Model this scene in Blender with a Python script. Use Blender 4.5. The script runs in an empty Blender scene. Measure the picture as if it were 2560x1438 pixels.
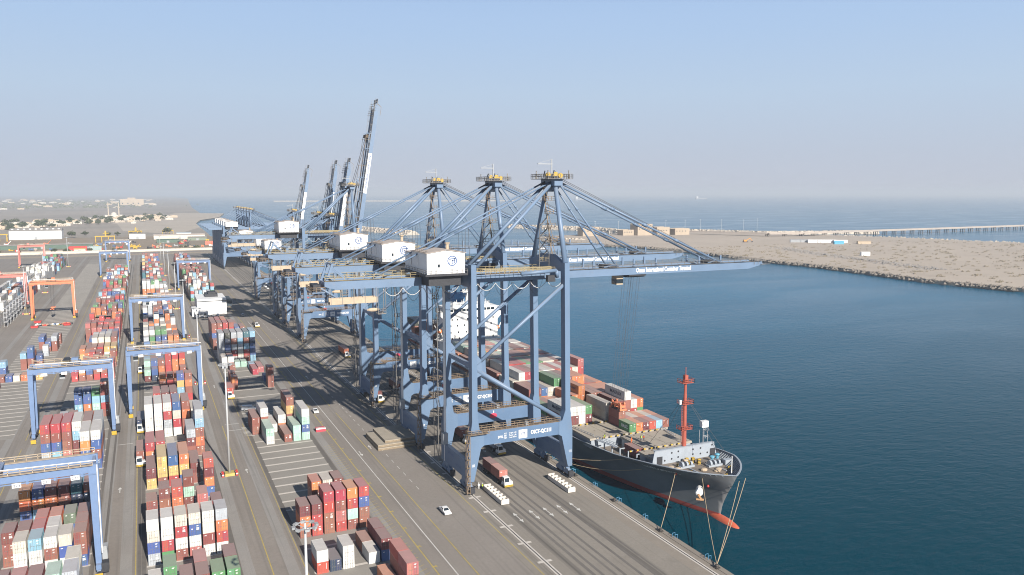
import bpy, bmesh, math, random
from mathutils import Vector, Matrix
from mathutils.bvhtree import BVHTree
R = math.radians
random.seed(7)
S = bpy.context.scene
COL = S.collection

# ------------------------------------------------------------------ camera
CAMH, YAW, PITCH, FPX = 81.0, R(25.0428), R(6.8313), 1970.0
cam = bpy.data.cameras.new("camera")
cam.lens = 36 * FPX / 2560
cam.sensor_width = 36
cam.clip_start = 1.0
cam.clip_end = 120000
co = bpy.data.objects.new("camera", cam)
co.location = (0, 0, CAMH)
co.rotation_euler = (math.pi / 2 - PITCH, 0, -YAW)
COL.objects.link(co)
S.camera = co

# ------------------------------------------------------------------ sky and sun
ELEV, AZ = R(28), R(6)
w = bpy.data.worlds.new("World")
S.world = w
w.use_nodes = True
wn = w.node_tree
bg = wn.nodes["Background"]
sky = wn.nodes.new("ShaderNodeTexSky")
sky.sky_type = 'NISHITA'
sky.sun_disc = False
sky.sun_elevation = ELEV
sky.sun_rotation = math.pi - AZ
sky.air_density = 1.0
sky.dust_density = 0.2
sky.ozone_density = 2.0
# pale lavender air low over the horizon turning light blue upwards, then the clear sky
wtc = wn.nodes.new("ShaderNodeTexCoord")
wsx = wn.nodes.new("ShaderNodeSeparateXYZ")
wn.links.new(wtc.outputs['Generated'], wsx.inputs[0])
wab = wn.nodes.new("ShaderNodeMath")
wab.operation = 'ABSOLUTE'
wn.links.new(wsx.outputs[2], wab.inputs[0])
wcr = wn.nodes.new("ShaderNodeValToRGB")
el = wcr.color_ramp.elements
el[0].position, el[0].color = 0.0, (.54, .57, .66, 1)
el[1].position, el[1].color = .26, (.40, .57, .86, 1)
for p_, c_ in ((.05, (.52, .59, .71, 1)), (.12, (.50, .63, .80, 1)), (.19, (.44, .60, .84, 1))):
    k_ = el.new(p_)
    k_.color = c_
wn.links.new(wab.outputs[0], wcr.inputs[0])
wsc = wn.nodes.new("ShaderNodeVectorMath")
wsc.operation = 'SCALE'
wsc.inputs['Scale'].default_value = 13.3
wn.links.new(wcr.outputs[0], wsc.inputs[0])
wmr = wn.nodes.new("ShaderNodeMapRange")
wmr.interpolation_type = 'SMOOTHSTEP'
wmr.inputs[1].default_value = .20
wmr.inputs[2].default_value = .42
wmr.inputs[3].default_value = 1.0
wmr.inputs[4].default_value = 0.0
wn.links.new(wab.outputs[0], wmr.inputs[0])
wmx = wn.nodes.new("ShaderNodeMix")
wmx.data_type = 'RGBA'
wn.links.new(wmr.outputs[0], wmx.inputs[0])
wn.links.new(sky.outputs[0], wmx.inputs[6])
wn.links.new(wsc.outputs[0], wmx.inputs[7])
wn.links.new(wmx.outputs[2], bg.inputs[0])
bg.inputs[1].default_value = 0.05
sun = bpy.data.lights.new("sun", 'SUN')
sun.energy = 5.0
sun.angle = R(0.53)
sun.color = (1.0, 0.93, 0.83)
so = bpy.data.objects.new("sun", sun)
so.rotation_euler = (math.pi / 2 - ELEV, 0, AZ)
so.location = (0, 0, 500)
COL.objects.link(so)
S.view_settings.view_transform = 'Standard'
S.view_settings.look = 'None'
S.view_settings.exposure = 0.58
S.view_settings.gamma = 1.0
S.render.engine = 'CYCLES'
S.cycles.use_denoising = True
S.cycles.filter_width = 1.05
S.cycles.max_bounces = 5
S.cycles.diffuse_bounces = 1
S.cycles.glossy_bounces = 2
S.cycles.volume_bounces = 0
HAZE_DENSITY = 0.00012


# ------------------------------------------------------------------ helpers
def tag(o, label=None, cat=None, group=None, kind=None):
    if label: o['label'] = label
    if cat: o['category'] = cat
    if group: o['group'] = group
    if kind: o['kind'] = kind
    return o


def empty(name, loc, label=None, cat=None, group=None, rz=0.0):
    o = bpy.data.objects.new(name, None)
    o.empty_display_size = 1
    o.location = loc
    o.rotation_euler = (0, 0, rz)
    COL.objects.link(o)
    return tag(o, label, cat, group)


def link(name, mesh, parent=None, loc=(0, 0, 0), rot=None):
    o = bpy.data.objects.new(name, mesh)
    COL.objects.link(o)
    if parent is not None: o.parent = parent
    o.location = loc
    if rot: o.rotation_euler = rot
    return o


def copy_tree(o, parent=None):
    c = o.copy()
    COL.objects.link(c)
    if parent is not None: c.parent = parent
    for ch in list(o.children): copy_tree(ch, c)
    return c


class MB:
    def __init__(s):
        s.v, s.f, s.m = [], [], []

    def add(s, vs, fs, m=0):
        n = len(s.v)
        s.v.extend(vs)
        for f in fs:
            s.f.append(tuple(i + n for i in f))
            s.m.append(m)
        return s

    def box(s, x0, x1, y0, y1, z0, z1, m=0):
        return s.add([(x0, y0, z0), (x1, y0, z0), (x1, y1, z0), (x0, y1, z0), (x0, y0, z1), (x1, y0, z1), (x1, y1, z1), (x0, y1, z1)],
                     [(0, 3, 2, 1), (4, 5, 6, 7), (0, 1, 5, 4), (1, 2, 6, 5), (2, 3, 7, 6), (3, 0, 4, 7)], m)

    def beam(s, p, q, wd, ht=None, m=0, up=(0, 0, 1)):
        p, q = Vector(p), Vector(q)
        ht = wd if ht is None else ht
        d = (q - p).normalized()
        u = Vector(up)
        if abs(d.dot(u)) > .98: u = Vector((0, 1, 0))
        a = d.cross(u).normalized() * (wd / 2)
        b = a.cross(d).normalized() * (ht / 2)
        vs = [p - a - b, p + a - b, p + a + b, p - a + b, q - a - b, q + a - b, q + a + b, q - a + b]
        return s.add([tuple(x) for x in vs], [(0, 1, 2, 3), (7, 6, 5, 4), (4, 5, 1, 0), (5, 6, 2, 1), (6, 7, 3, 2), (7, 4, 0, 3)], m)

    def tube(s, p, q, r, n=8, m=0, r2=None):
        p, q = Vector(p), Vector(q)
        r2 = r if r2 is None else r2
        d = (q - p).normalized()
        u = Vector((0, 0, 1)) if abs(d.z) < .95 else Vector((1, 0, 0))
        a = d.cross(u).normalized()
        b = a.cross(d).normalized()
        vs = []
        for i in range(n):
            t = 2 * math.pi * i / n
            e = a * math.cos(t) + b * math.sin(t)
            vs.append(tuple(p + e * r))
            vs.append(tuple(q + e * r2))
        fs = [(2 * i, 2 * ((i + 1) % n), 2 * ((i + 1) % n) + 1, 2 * i + 1) for i in range(n)]
        fs.append(tuple(2 * i for i in range(n))[::-1])
        fs.append(tuple(2 * i + 1 for i in range(n)))
        return s.add(vs, fs, m)

    def path(s, pts, r, n=6, m=0):
        for a, b in zip(pts[:-1], pts[1:]): s.tube(a, b, r, n, m)
        return s

    def prism(s, poly, a0, a1, axis='y', m=0):
        n = len(poly)
        if axis == 'y':
            f = lambda p, a: (p[0], a, p[1])
        elif axis == 'x':
            f = lambda p, a: (a, p[0], p[1])
        else:
            f = lambda p, a: (p[0], p[1], a)
        vs = [f(p, a0) for p in poly] + [f(p, a1) for p in poly]
        fs = [tuple(range(n))[::-1], tuple(range(n, 2 * n))] + [(i, (i + 1) % n, n + (i + 1) % n, n + i) for i in range(n)]
        return s.add(vs, fs, m)

    def sphere(s, c, rx, ry=None, rz=None, nu=10, nv=6, m=0):
        ry = rx if ry is None else ry
        rz = rx if rz is None else rz
        vs = [(c[0], c[1], c[2] - rz)]
        for j in range(1, nv):
            t = math.pi * j / nv - math.pi / 2
            for i in range(nu):
                a = 2 * math.pi * i / nu
                vs.append((c[0] + rx * math.cos(t) * math.cos(a), c[1] + ry * math.cos(t) * math.sin(a), c[2] + rz * math.sin(t)))
        vs.append((c[0], c[1], c[2] + rz))
        fs = [(0, 1 + (i + 1) % nu, 1 + i) for i in range(nu)]
        for j in range(nv - 2):
            for i in range(nu):
                a, b = 1 + j * nu, 1 + (j + 1) * nu
                fs.append((a + i, a + (i + 1) % nu, b + (i + 1) % nu, b + i))
        a = 1 + (nv - 2) * nu
        fs += [(a + i, a + (i + 1) % nu, len(vs) - 1) for i in range(nu)]
        return s.add(vs, fs, m)

    def rail(s, p, q, h=1.1, sp=2.0, r=.045, m=0):
        p, q = Vector(p), Vector(q)
        L = (q - p).length
        n = max(1, int(L / sp))
        for i in range(n + 1):
            a = p.lerp(q, i / n)
            s.beam(a, a + Vector((0, 0, h)), r * 2, r * 2, m)
        for z in (h, h * .55):
            s.beam(p + Vector((0, 0, z)), q + Vector((0, 0, z)), r * 2, r * 2, m)
        return s

    def mesh(s, name, mats, org=(0, 0, 0), smooth=False):
        me = bpy.data.meshes.new(name)
        ox, oy, oz = org
        me.from_pydata([(a - ox, b - oy, c - oz) for a, b, c in s.v], [], s.f)
        for m in (mats if isinstance(mats, (list, tuple)) else [mats]): me.materials.append(m)
        if any(s.m): me.polygons.foreach_set('material_index', s.m)
        bm = bmesh.new()
        bm.from_mesh(me)
        bmesh.ops.recalc_face_normals(bm, faces=bm.faces)
        bm.to_mesh(me)
        bm.free()
        if smooth:
            me.polygons.foreach_set('use_smooth', [True] * len(me.polygons))
        me.update()
        return me

    def build(s, name, mats, parent=None, org=(0, 0, 0), smooth=False):
        me = s.mesh(name, mats, org, smooth)
        return link(name, me, parent, (0, 0, 0) if parent is not None else org)


_mats = {}


def mat(name, col, rough=.6, metal=0.0, noise=.12, scale=1.0, stain=0.0, stain_col=(.16, .09, .05), bump=0.0, spec=.5, stretch=(1, 1, 1), rnd=0.0, dust_sheen=0.0, dust_sheen_col=(.42, .38, .34)):
    """painted or plain surface with noise in its tone, optional rust or dirt stains, random tone per object and a dusty tone with painted-in sky sheen on upward faces"""
    if name in _mats: return _mats[name]
    M = bpy.data.materials.new(name)
    M.use_nodes = True
    nt = M.node_tree
    N, L = nt.nodes, nt.links
    b = N["Principled BSDF"]
    b.inputs['Roughness'].default_value = rough
    b.inputs['Metallic'].default_value = metal
    b.inputs['Specular IOR Level'].default_value = spec
    tc = N.new("ShaderNodeTexCoord")
    mp = N.new("ShaderNodeMapping")
    mp.inputs['Scale'].default_value = stretch
    L.new(tc.outputs['Object'], mp.inputs[0])
    cur = None
    rgb = N.new("ShaderNodeRGB")
    rgb.outputs[0].default_value = (*col, 1)
    cur = rgb.outputs[0]
    oi = None
    if rnd or dust_sheen:
        oi = N.new("ShaderNodeObjectInfo")
    vec = mp.outputs[0]
    if oi:
        ad = N.new("ShaderNodeVectorMath")
        ad.operation = 'ADD'
        sc = N.new("ShaderNodeMath")
        sc.operation = 'MULTIPLY'
        sc.inputs[1].default_value = 37.0
        L.new(oi.outputs['Random'], sc.inputs[0])
        L.new(vec, ad.inputs[0])
        L.new(sc.outputs[0], ad.inputs[1])
        vec = ad.outputs[0]
    nz = N.new("ShaderNodeTexNoise")
    nz.inputs['Scale'].default_value = scale
    nz.inputs['Detail'].default_value = 6
    nz.inputs['Roughness'].default_value = .65
    L.new(vec, nz.inputs['Vector'])
    hs = N.new("ShaderNodeHueSaturation")
    L.new(cur, hs.inputs['Color'])
    mr = N.new("ShaderNodeMapRange")
    mr.inputs[1].default_value = .25
    mr.inputs[2].default_value = .75
    mr.inputs[3].default_value = 1 - noise
    mr.inputs[4].default_value = 1 + noise
    L.new(nz.outputs[0], mr.inputs[0])
    val = mr.outputs[0]
    if rnd:
        r1 = N.new("ShaderNodeMapRange")
        r1.inputs[3].default_value = 1 - rnd
        r1.inputs[4].default_value = 1 + rnd
        L.new(oi.outputs['Random'], r1.inputs[0])
        mu = N.new("ShaderNodeMath")
        mu.operation = 'MULTIPLY'
        L.new(val, mu.inputs[0])
        L.new(r1.outputs[0], mu.inputs[1])
        val = mu.outputs[0]
        r2 = N.new("ShaderNodeMath")
        r2.operation = 'MULTIPLY_ADD'
        r2.inputs[1].default_value = .03
        r2.inputs[2].default_value = .485
        L.new(oi.outputs['Random'], r2.inputs[0])
        L.new(r2.outputs[0], hs.inputs['Hue'])
    L.new(val, hs.inputs['Value'])
    cur = hs.outputs[0]
    if stain:
        n2 = N.new("ShaderNodeTexNoise")
        n2.inputs['Scale'].default_value = scale * 2.3
        n2.inputs['Detail'].default_value = 8
        n2.inputs['Roughness'].default_value = .7
        L.new(vec, n2.inputs['Vector'])
        m2 = N.new("ShaderNodeMapRange")
        m2.inputs[1].default_value = .56
        m2.inputs[2].default_value = .74
        m2.inputs[3].default_value = 0
        m2.inputs[4].default_value = stain
        L.new(n2.outputs[0], m2.inputs[0])
        mx = N.new("ShaderNodeMix")
        mx.data_type = 'RGBA'
        L.new(m2.outputs[0], mx.inputs[0])
        L.new(cur, mx.inputs[6])
        mx.inputs[7].default_value = (*stain_col, 1)
        cur = mx.outputs[2]
    if dust_sheen:
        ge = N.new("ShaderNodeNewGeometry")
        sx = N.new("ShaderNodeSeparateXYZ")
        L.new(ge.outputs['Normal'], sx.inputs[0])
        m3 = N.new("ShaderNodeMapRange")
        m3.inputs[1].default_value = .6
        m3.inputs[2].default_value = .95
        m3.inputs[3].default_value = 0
        m3.inputs[4].default_value = dust_sheen
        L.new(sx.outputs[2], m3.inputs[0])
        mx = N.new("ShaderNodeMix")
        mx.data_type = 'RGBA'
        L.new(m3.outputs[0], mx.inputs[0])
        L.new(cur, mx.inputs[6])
        mx.inputs[7].default_value = (*dust_sheen_col, 1)
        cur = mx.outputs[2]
    L.new(cur, b.inputs['Base Color'])
    if bump:
        bp = N.new("ShaderNodeBump")
        bp.inputs['Strength'].default_value = bump
        bp.inputs['Distance'].default_value = .3
        L.new(nz.outputs[0], bp.inputs['Height'])
        L.new(bp.outputs[0], b.inputs['Normal'])
    _mats[name] = M
    return M


CRANE = mat("crane_blue_paint", (.145, .215, .325), .45, 0, .10, .25, .25, (.24, .22, .22), dust_sheen=.35, dust_sheen_col=(.40, .40, .43))
RTGB = mat("gantry_blue_paint", (.155, .235, .40), .45, 0, .10, .4, .2, (.22, .2, .2), dust_sheen=.3, dust_sheen_col=(.40, .42, .48))
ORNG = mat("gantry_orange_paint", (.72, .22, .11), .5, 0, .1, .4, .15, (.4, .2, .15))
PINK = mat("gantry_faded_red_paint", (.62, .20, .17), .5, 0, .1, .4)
CRANEP = mat("crane_portal_paint", (.105, .175, .29), .45, 0, .10, .25, .25, (.2, .2, .2), dust_sheen=.35, dust_sheen_col=(.36, .35, .36))
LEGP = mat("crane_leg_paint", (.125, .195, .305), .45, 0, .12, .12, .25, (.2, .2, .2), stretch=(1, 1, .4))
DARK = mat("dark_machinery", (.035, .037, .045), .6, 0, .3, 1.5)
STEEL = mat("bare_steel", (.22, .21, .20), .5, .3, .25, 1.5, .4)
RUSTY = mat("brown_grating", (.22, .165, .115), .7, 0, .25, 1.2, .5)
BEIGE = mat("beige_panel", (.46, .37, .27), .7, 0, .15, .6, .3, (.25, .19, .13))
YELL = mat("yellow_paint", (.52, .34, .04), .5, 0, .12, 1.0, .2)
YRAIL = mat("handrail_yellow", (.33, .27, .15), .6, 0, .2, 1.0, .3)
WHITE = mat("white_paint", (.80, .80, .79), .5, 0, .05, .5, .15, (.5, .46, .4))
WHITE2 = mat("white_cladding", (.80, .80, .80), .55, 0, .04, .5, .12, (.55, .52, .48), stretch=(1, 1, .2))
ROOFB = mat("dusty_roof_sheet", (.46, .40, .36), .8, 0, .12, .6, .3, (.32, .26, .22))
LETTER = mat("white_lettering", (.82, .82, .82), .6, 0, .02, 1)
LETDK = mat("dark_lettering", (.03, .05, .10), .6, 0, .02, 1)
LOGOB = mat("logo_blue", (.08, .14, .30), .6, 0, .05, 1)
GLASS = mat("dark_glass", (.02, .03, .04), .1, 0, .05, 1, spec=.8)
RUBBER = mat("black_rubber", (.02, .02, .022), .8, 0, .2, 2)
REDP = mat("red_paint", (.50, .045, .04), .5, 0, .1, 1)
ROPE = mat("steel_rope", (.10, .10, .11), .6, .2, .1, 2)
GREY = mat("grey_paint", (.34, .36, .38), .5, 0, .1, .6, .2, dust_sheen=.2)
CABLE = mat("pale_cable", (.62, .60, .58), .6, 0, .1, 2)

# ------------------------------------------------------------------ lettering
_txt = {}


def text_mesh(s, bold=.0):
    if (s, bold) not in _txt:
        cu = bpy.data.curves.new("lettering", 'FONT')
        cu.body = s
        cu.size = 1
        cu.offset = bold
        cu.resolution_u = 2
        ob = bpy.data.objects.new("lettering", cu)
        COL.objects.link(ob)
        dg = bpy.context.evaluated_depsgraph_get()
        me = bpy.data.meshes.new_from_object(ob.evaluated_get(dg))
        bpy.data.objects.remove(ob)
        _txt[(s, bold)] = me
    return _txt[(s, bold)]


def text(s, parent, loc, width, face='-y', material=None, height=None, name="lettering", bold=.012):
    """flat painted lettering whose lower left corner is at loc"""
    src = text_mesh(s, bold)
    xs = [v.co.x for v in src.vertices]
    ys = [v.co.y for v in src.vertices]
    kx = width / (max(xs) - min(xs))
    ky = kx if height is None else height / (max(ys) - min(ys))
    me = src.copy()
    for v in me.vertices:
        v.co.x = (v.co.x - min(xs)) * kx
        v.co.y = (v.co.y - min(ys)) * ky
    me.materials.clear()
    me.materials.append(material or LETTER)
    rot = {'-y': (math.pi / 2, 0, 0), '-x': (math.pi / 2, 0, -math.pi / 2), '+x': (math.pi / 2, 0, math.pi / 2), '+y': (math.pi / 2, 0, math.pi), 'z': (0, 0, 0)}[face]
    return link(name, me, parent, loc, rot)


# ------------------------------------------------------------------ ground, water, terrain
def sheet(name, pts, z, m, kind='structure', thick=0):
    b = MB()
    if thick:
        b.prism(pts, z - thick, z, 'z')
    else:
        b.add([(x, y, z) for x, y in pts], [tuple(range(len(pts)))])
    o = b.build(name, m)
    if kind: o['kind'] = kind
    if o.data.polygons and not thick and o.data.polygons[0].normal.z < 0: o.data.flip_normals()
    return o


def water_mat():
    M = bpy.data.materials.new("sea_water")
    M.use_nodes = True
    N, L = M.node_tree.nodes, M.node_tree.links
    b = N["Principled BSDF"]
    tc = N.new("ShaderNodeTexCoord")
    n0 = N.new("ShaderNodeTexNoise")
    n0.inputs['Scale'].default_value = .0045
    n0.inputs['Detail'].default_value = 3
    mp = N.new("ShaderNodeMapping")
    mp.inputs['Scale'].default_value = (1, 2.6, 1)
    mp.inputs['Rotation'].default_value = (0, 0, R(20))
    L.new(tc.outputs['Object'], mp.inputs[0])
    L.new(mp.outputs[0], n0.inputs['Vector'])
    cr = N.new("ShaderNodeValToRGB")
    cr.color_ramp.elements[0].position = .38
    cr.color_ramp.elements[0].color = (.000, .105, .205, 1)
    cr.color_ramp.elements[1].position = .68
    cr.color_ramp.elements[1].color = (.001, .125, .235, 1)
    L.new(n0.outputs[0], cr.inputs[0])
    # vignette and polarised reflection painted in: dark teal near camera, brighter blue far off
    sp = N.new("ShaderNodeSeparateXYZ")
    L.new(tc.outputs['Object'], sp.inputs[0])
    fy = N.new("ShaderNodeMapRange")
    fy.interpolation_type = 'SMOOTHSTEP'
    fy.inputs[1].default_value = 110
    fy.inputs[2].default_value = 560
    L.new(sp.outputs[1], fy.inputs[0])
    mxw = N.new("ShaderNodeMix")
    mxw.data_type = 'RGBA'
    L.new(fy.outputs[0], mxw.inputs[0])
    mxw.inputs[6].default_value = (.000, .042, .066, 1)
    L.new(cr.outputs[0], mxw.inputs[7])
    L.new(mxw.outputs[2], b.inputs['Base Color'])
    n3 = N.new("ShaderNodeTexNoise")
    n3.inputs['Scale'].default_value = .006
    n3.inputs['Detail'].default_value = 5
    n3.inputs['Distortion'].default_value = .6
    L.new(mp.outputs[0], n3.inputs['Vector'])
    rr = N.new("ShaderNodeMapRange")
    rr.inputs[1].default_value = .45
    rr.inputs[2].default_value = .7
    rr.inputs[3].default_value = .20
    rr.inputs[4].default_value = .10
    L.new(n3.outputs[0], rr.inputs[0])
    L.new(rr.outputs[0], b.inputs['Roughness'])
    b.inputs['Specular IOR Level'].default_value = .10
    b.inputs['IOR'].default_value = 1.33
    b.inputs['Specular Tint'].default_value = (.15, .65, 1.0, 1)
    n1 = N.new("ShaderNodeTexNoise")
    n1.inputs['Scale'].default_value = .16
    n1.inputs['Detail'].default_value = 6
    n1.inputs['Roughness'].default_value = .6
    m1 = N.new("ShaderNodeMapping")
    m1.inputs['Scale'].default_value = (1, 1.7, 1)
    m1.inputs['Rotation'].default_value = (0, 0, R(35))
    L.new(tc.outputs['Object'], m1.inputs[0])
    L.new(m1.outputs[0], n1.inputs['Vector'])
    bp = N.new("ShaderNodeBump")
    bp.inputs['Strength'].default_value = .5
    bp.inputs['Distance'].default_value = .6
    L.new(n1.outputs[0], bp.inputs['Height'])
    L.new(bp.outputs[0], b.inputs['Normal'])
    return M


WZ = -3.5
FAR = 30000
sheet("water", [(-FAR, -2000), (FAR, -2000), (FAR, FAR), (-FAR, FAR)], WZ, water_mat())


def ground_mat(name, c1, c2, c3, s1, s2, rough=.9, bump=.3, stretch=(1, 1, 1), streak=None):
    """two-scale blotchy ground: base tone c1, large patches c2, small spots c3, and optional dark wheel tracks along the quay"""
    M = bpy.data.materials.new(name)
    M.use_nodes = True
    N, L = M.node_tree.nodes, M.node_tree.links
    b = N["Principled BSDF"]
    b.inputs['Roughness'].default_value = rough
    b.inputs['Specular IOR Level'].default_value = .25
    tc = N.new("ShaderNodeTexCoord")
    mp = N.new("ShaderNodeMapping")
    mp.inputs['Scale'].default_value = stretch
    L.new(tc.outputs['Object'], mp.inputs[0])

    def noise(sc, det, vec=mp.outputs[0], lo=.4, hi=.65):
        n = N.new("ShaderNodeTexNoise")
        n.inputs['Scale'].default_value = sc
        n.inputs['Detail'].default_value = det
        n.inputs['Roughness'].default_value = .65
        L.new(vec, n.inputs['Vector'])
        m = N.new("ShaderNodeMapRange")
        m.inputs[1].default_value = lo
        m.inputs[2].default_value = hi
        L.new(n.outputs[0], m.inputs[0])
        return n, m

    def mix(fac, a, bcol, k=1.0):
        x = N.new("ShaderNodeMix")
        x.data_type = 'RGBA'
        if k != 1:
            mm = N.new("ShaderNodeMath")
            mm.operation = 'MULTIPLY'
            mm.inputs[1].default_value = k
            L.new(fac, mm.inputs[0])
            fac = mm.outputs[0]
        L.new(fac, x.inputs[0])
        if isinstance(a, tuple):
            x.inputs[6].default_value = (*a, 1)
        else:
            L.new(a, x.inputs[6])
        x.inputs[7].default_value = (*bcol, 1)
        return x.outputs[2]

    n1, f1 = noise(s1, 6)
    n2, f2 = noise(s2, 8, lo=.55, hi=.75)
    n4, f4 = noise(s2 * 9, 4, lo=.3, hi=.7)
    cur = mix(f1.outputs[0], c1, c2)
    cur = mix(f2.outputs[0], cur, c3, .7)
    cur = mix(f4.outputs[0], cur, tuple(x * .82 for x in c1), .5)
    if streak:
        m2 = N.new("ShaderNodeMapping")
        m2.inputs['Scale'].default_value = (1, .012, 1)
        L.new(tc.outputs['Object'], m2.inputs[0])
        ns, fs = noise(streak[0], 3, m2.outputs[0], .52, .72)
        cur = mix(fs.outputs[0], cur, streak[1], streak[2])
    L.new(cur, b.inputs['Base Color'])
    bp = N.new("ShaderNodeBump")
    bp.inputs['Strength'].default_value = bump
    bp.inputs['Distance'].default_value = .1
    L.new(n4.outputs[0], bp.inputs['Height'])
    L.new(bp.outputs[0], b.inputs['Normal'])
    return M


LAND = ground_mat("dry_plain", (.37, .325, .28), (.26, .24, .21), (.45, .40, .34), .0022, .012, stretch=(1, 1, 1))
coast = [(110.4, -1500), (110.4, 1450), (118, 1700), (124, 2035), (130, 2305), (157, 2568), (235, 2850), (297, 3370), (215, 3480), (255, 4817), (400, 8000), (628, 12771),
         (600, 29900), (-29900, 29900), (-29900, -1500)]
sheet("ground", coast, -.03, LAND, thick=5)
BEACH = ground_mat("pale_beach_sand", (.50, .44, .37), (.42, .37, .31), (.55, .5, .42), .01, .06)
sheet("beach", [(60, 1700), (124, 2030), (130, 2300), (157, 2560), (235, 2845), (296, 3370), (214, 3470), (120, 3500), (60, 3000), (-120, 2700), (-60, 2300), (-40, 1900)], -.012, BEACH)
YARD = ground_mat("yard_asphalt", (.262, .236, .213), (.305, .277, .251), (.205, .187, .170), .03, .12, .85, .2, streak=(.5, (.12, .112, .105), .45))
sheet("pavement", [(-260, -1400), (72, -1400), (72, 1196), (-260, 1196)], 0.0, YARD)
APRON = ground_mat("apron_asphalt", (.262, .237, .207), (.30, .273, .240), (.20, .182, .160), .03, .16, .85, .2, streak=(.33, (.11, .102, .094), .9))
sheet("road", [(72, -1400), (104, -1400), (104, 1196), (72, 1196)], 0.0, APRON)
QCONC = ground_mat("quay_concrete", (.30, .265, .225), (.25, .22, .19), (.36, .32, .28), .05, .25, .9, .2)
sheet("quay_pavement", [(104, -1400), (110.41, -1400), (110.41, 1196), (104, 1196)], 0.0, QCONC)
SLAB = ground_mat("stacking_concrete", (.315, .295, .268), (.275, .257, .234), (.22, .204, .186), .04, .2, .9, .2)
BEAMC = mat("pale_concrete", (.56, .52, .475), .9, 0, .12, .4, .3, (.3, .27, .24))
LANEC = ground_mat("runway_concrete", (.30, .285, .27), (.345, .33, .312), (.24, .228, .22), .05, .3, .9, .2, streak=(1.2, (.15, .145, .14), .6))
LINEY = mat("yellow_road_paint", (.46, .36, .10), .8, 0, .25, .6, .5, (.24, .21, .15))
LINEW = mat("white_road_paint", (.62, .61, .58), .8, 0, .2, .6, .45, (.3, .28, .26))

BX = {'A': -1.4, 'B': 31.2, 'C': -30.0, 'D': -58.6}
PITCHX = 2.83
EDGE = {'A': (152, 1010), 'B': (96, 470), 'C': (130, 830), 'D': (300, 560)}
b = MB()
for k, (ya, yb) in EDGE.items():
    x0 = BX[k] - 1.5
    b.box(x0, x0 + 17.2, -200 if k in 'ABC' else ya, yb, -.3, .006)
b.box(BX['B'] - 1.5, BX['B'] + 15.7, 630, 1010, -.3, .006)
b.box(BX['C'] - 1.5, BX['C'] + 15.7, 835, 1010, -.3, .006)
b.box(BX['D'] - 1.5, BX['D'] + 15.7, 566, 1080, -.3, .006)
tag(b.build("stacking_slab", SLAB), kind='structure')
b = MB()
y0 = 163.4
rl0 = random.Random(3)
for k in 'ABCD':
    x0 = BX[k] - 1.6
    for i in range(-60, 140):
        y = y0 + 6.17 * i
        if k == 'D' and (y < 300 or y > 1075): continue
        if k == 'B' and 470 < y < 630: continue
        if y > 1010 and k != 'D': continue
        if k != 'D' and i % 2 and (y > 262 or y < 200) and rl0.random() < .75: continue
        b.box(x0, x0 + 17.4, y - .38, y + .38, -.2, .03)
tag(b.build("ground_beam", BEAMC), kind='structure')
b = MB()
for x0, x1 in ((-8.3, -5.9), (15.8, 18.2), (24.6, 27.0), (48.6, 51.0), (-36.9, -34.5), (-13.3, -11.0), (-68.3, -66), (-44.6, -42.4)):
    b.box(x0, x1, -1000, 1150, -.2, .004)
tag(b.build("gantry_runway", LANEC), kind='structure')


WEAR = ground_mat("tyre_wear", (.15, .138, .127), (.20, .185, .17), (.11, .10, .095), .02, .1, .85, .15, streak=(.9, (.24, .22, .2), .6))
b = MB()
for x0, x1 in ((14.2, 15.7), (28.6, 29.7), (-4.9, -4.1), (-4.0, -3.1), (46.9, 48.3), (-14.3, -13.4), (-32.4, -31.5), (-12.0, -11.4), (83.2, 84.0), (85.0, 85.7), (87.6, 88.2), (89.3, 90.0), (92.6, 93.3), (95.2, 95.9), (97.2, 97.7)):
    b.box(x0, x1, 60, 1000, -.2, .009)
tag(b.build("road", WEAR), kind='structure')


def line(b, x0, y0, x1, y1, wd, z=.012):
    p, q = Vector((x0, y0, 0)), Vector((x1, y1, 0))
    d = (q - p).normalized()
    n = Vector((-d.y, d.x, 0)) * wd / 2
    b.add([(p.x - n.x, p.y - n.y, z), (q.x - n.x, q.y - n.y, z), (q.x + n.x, q.y + n.y, z), (p.x + n.x, p.y + n.y, z)], [(0, 1, 2, 3)])


ym, wm = MB(), MB()
for x, w_ in ((-5.2, .2), (21.6, .22), (28.3, .16), (53.6, .25), (61.3, .22), (73.9, .18), (-38.6, .18)):
    line(ym, x, -400, x, 286, w_)
    line(ym, x, 296, x, 1050, w_)
for y in range(100, 460, 11):
    for xx in (53.6,):
        line(ym, xx - .2, y, xx + .9, y + .9, .28, .016)
        line(ym, xx + .9, y, xx - .2, y + .9, .28, .017)
for y in range(90, 250, 2):
    line(ym, 49.3, y, 52.2, y + 1.3, .12, .014)
line(wm, 57.3, -300, 57.3, 520, .22)
for i in range(90): line(wm, 65.2, 200 + 6 * i, 65.2, 202.5 + 6 * i, .15)


def arrow(b, x, ya, yb, wd=.18, double=False):
    """painted lane arrow from ya to its head at yb"""
    s = 1 if yb > ya else -1
    line(b, x, ya, x, yb - s * 1.6, wd, .018)
    hd = [(x - .55, yb - s * 1.7, .019), (x + .55, yb - s * 1.7, .019), (x, yb, .019)]
    b.add(hd, [(0, 1, 2) if s > 0 else (0, 2, 1)])
    if double:
        hd = [(x - .55, ya + s * 1.7, .02), (x + .55, ya + s * 1.7, .02), (x, ya, .02)]
        b.add(hd, [(0, 2, 1) if s > 0 else (0, 1, 2)])


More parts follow.
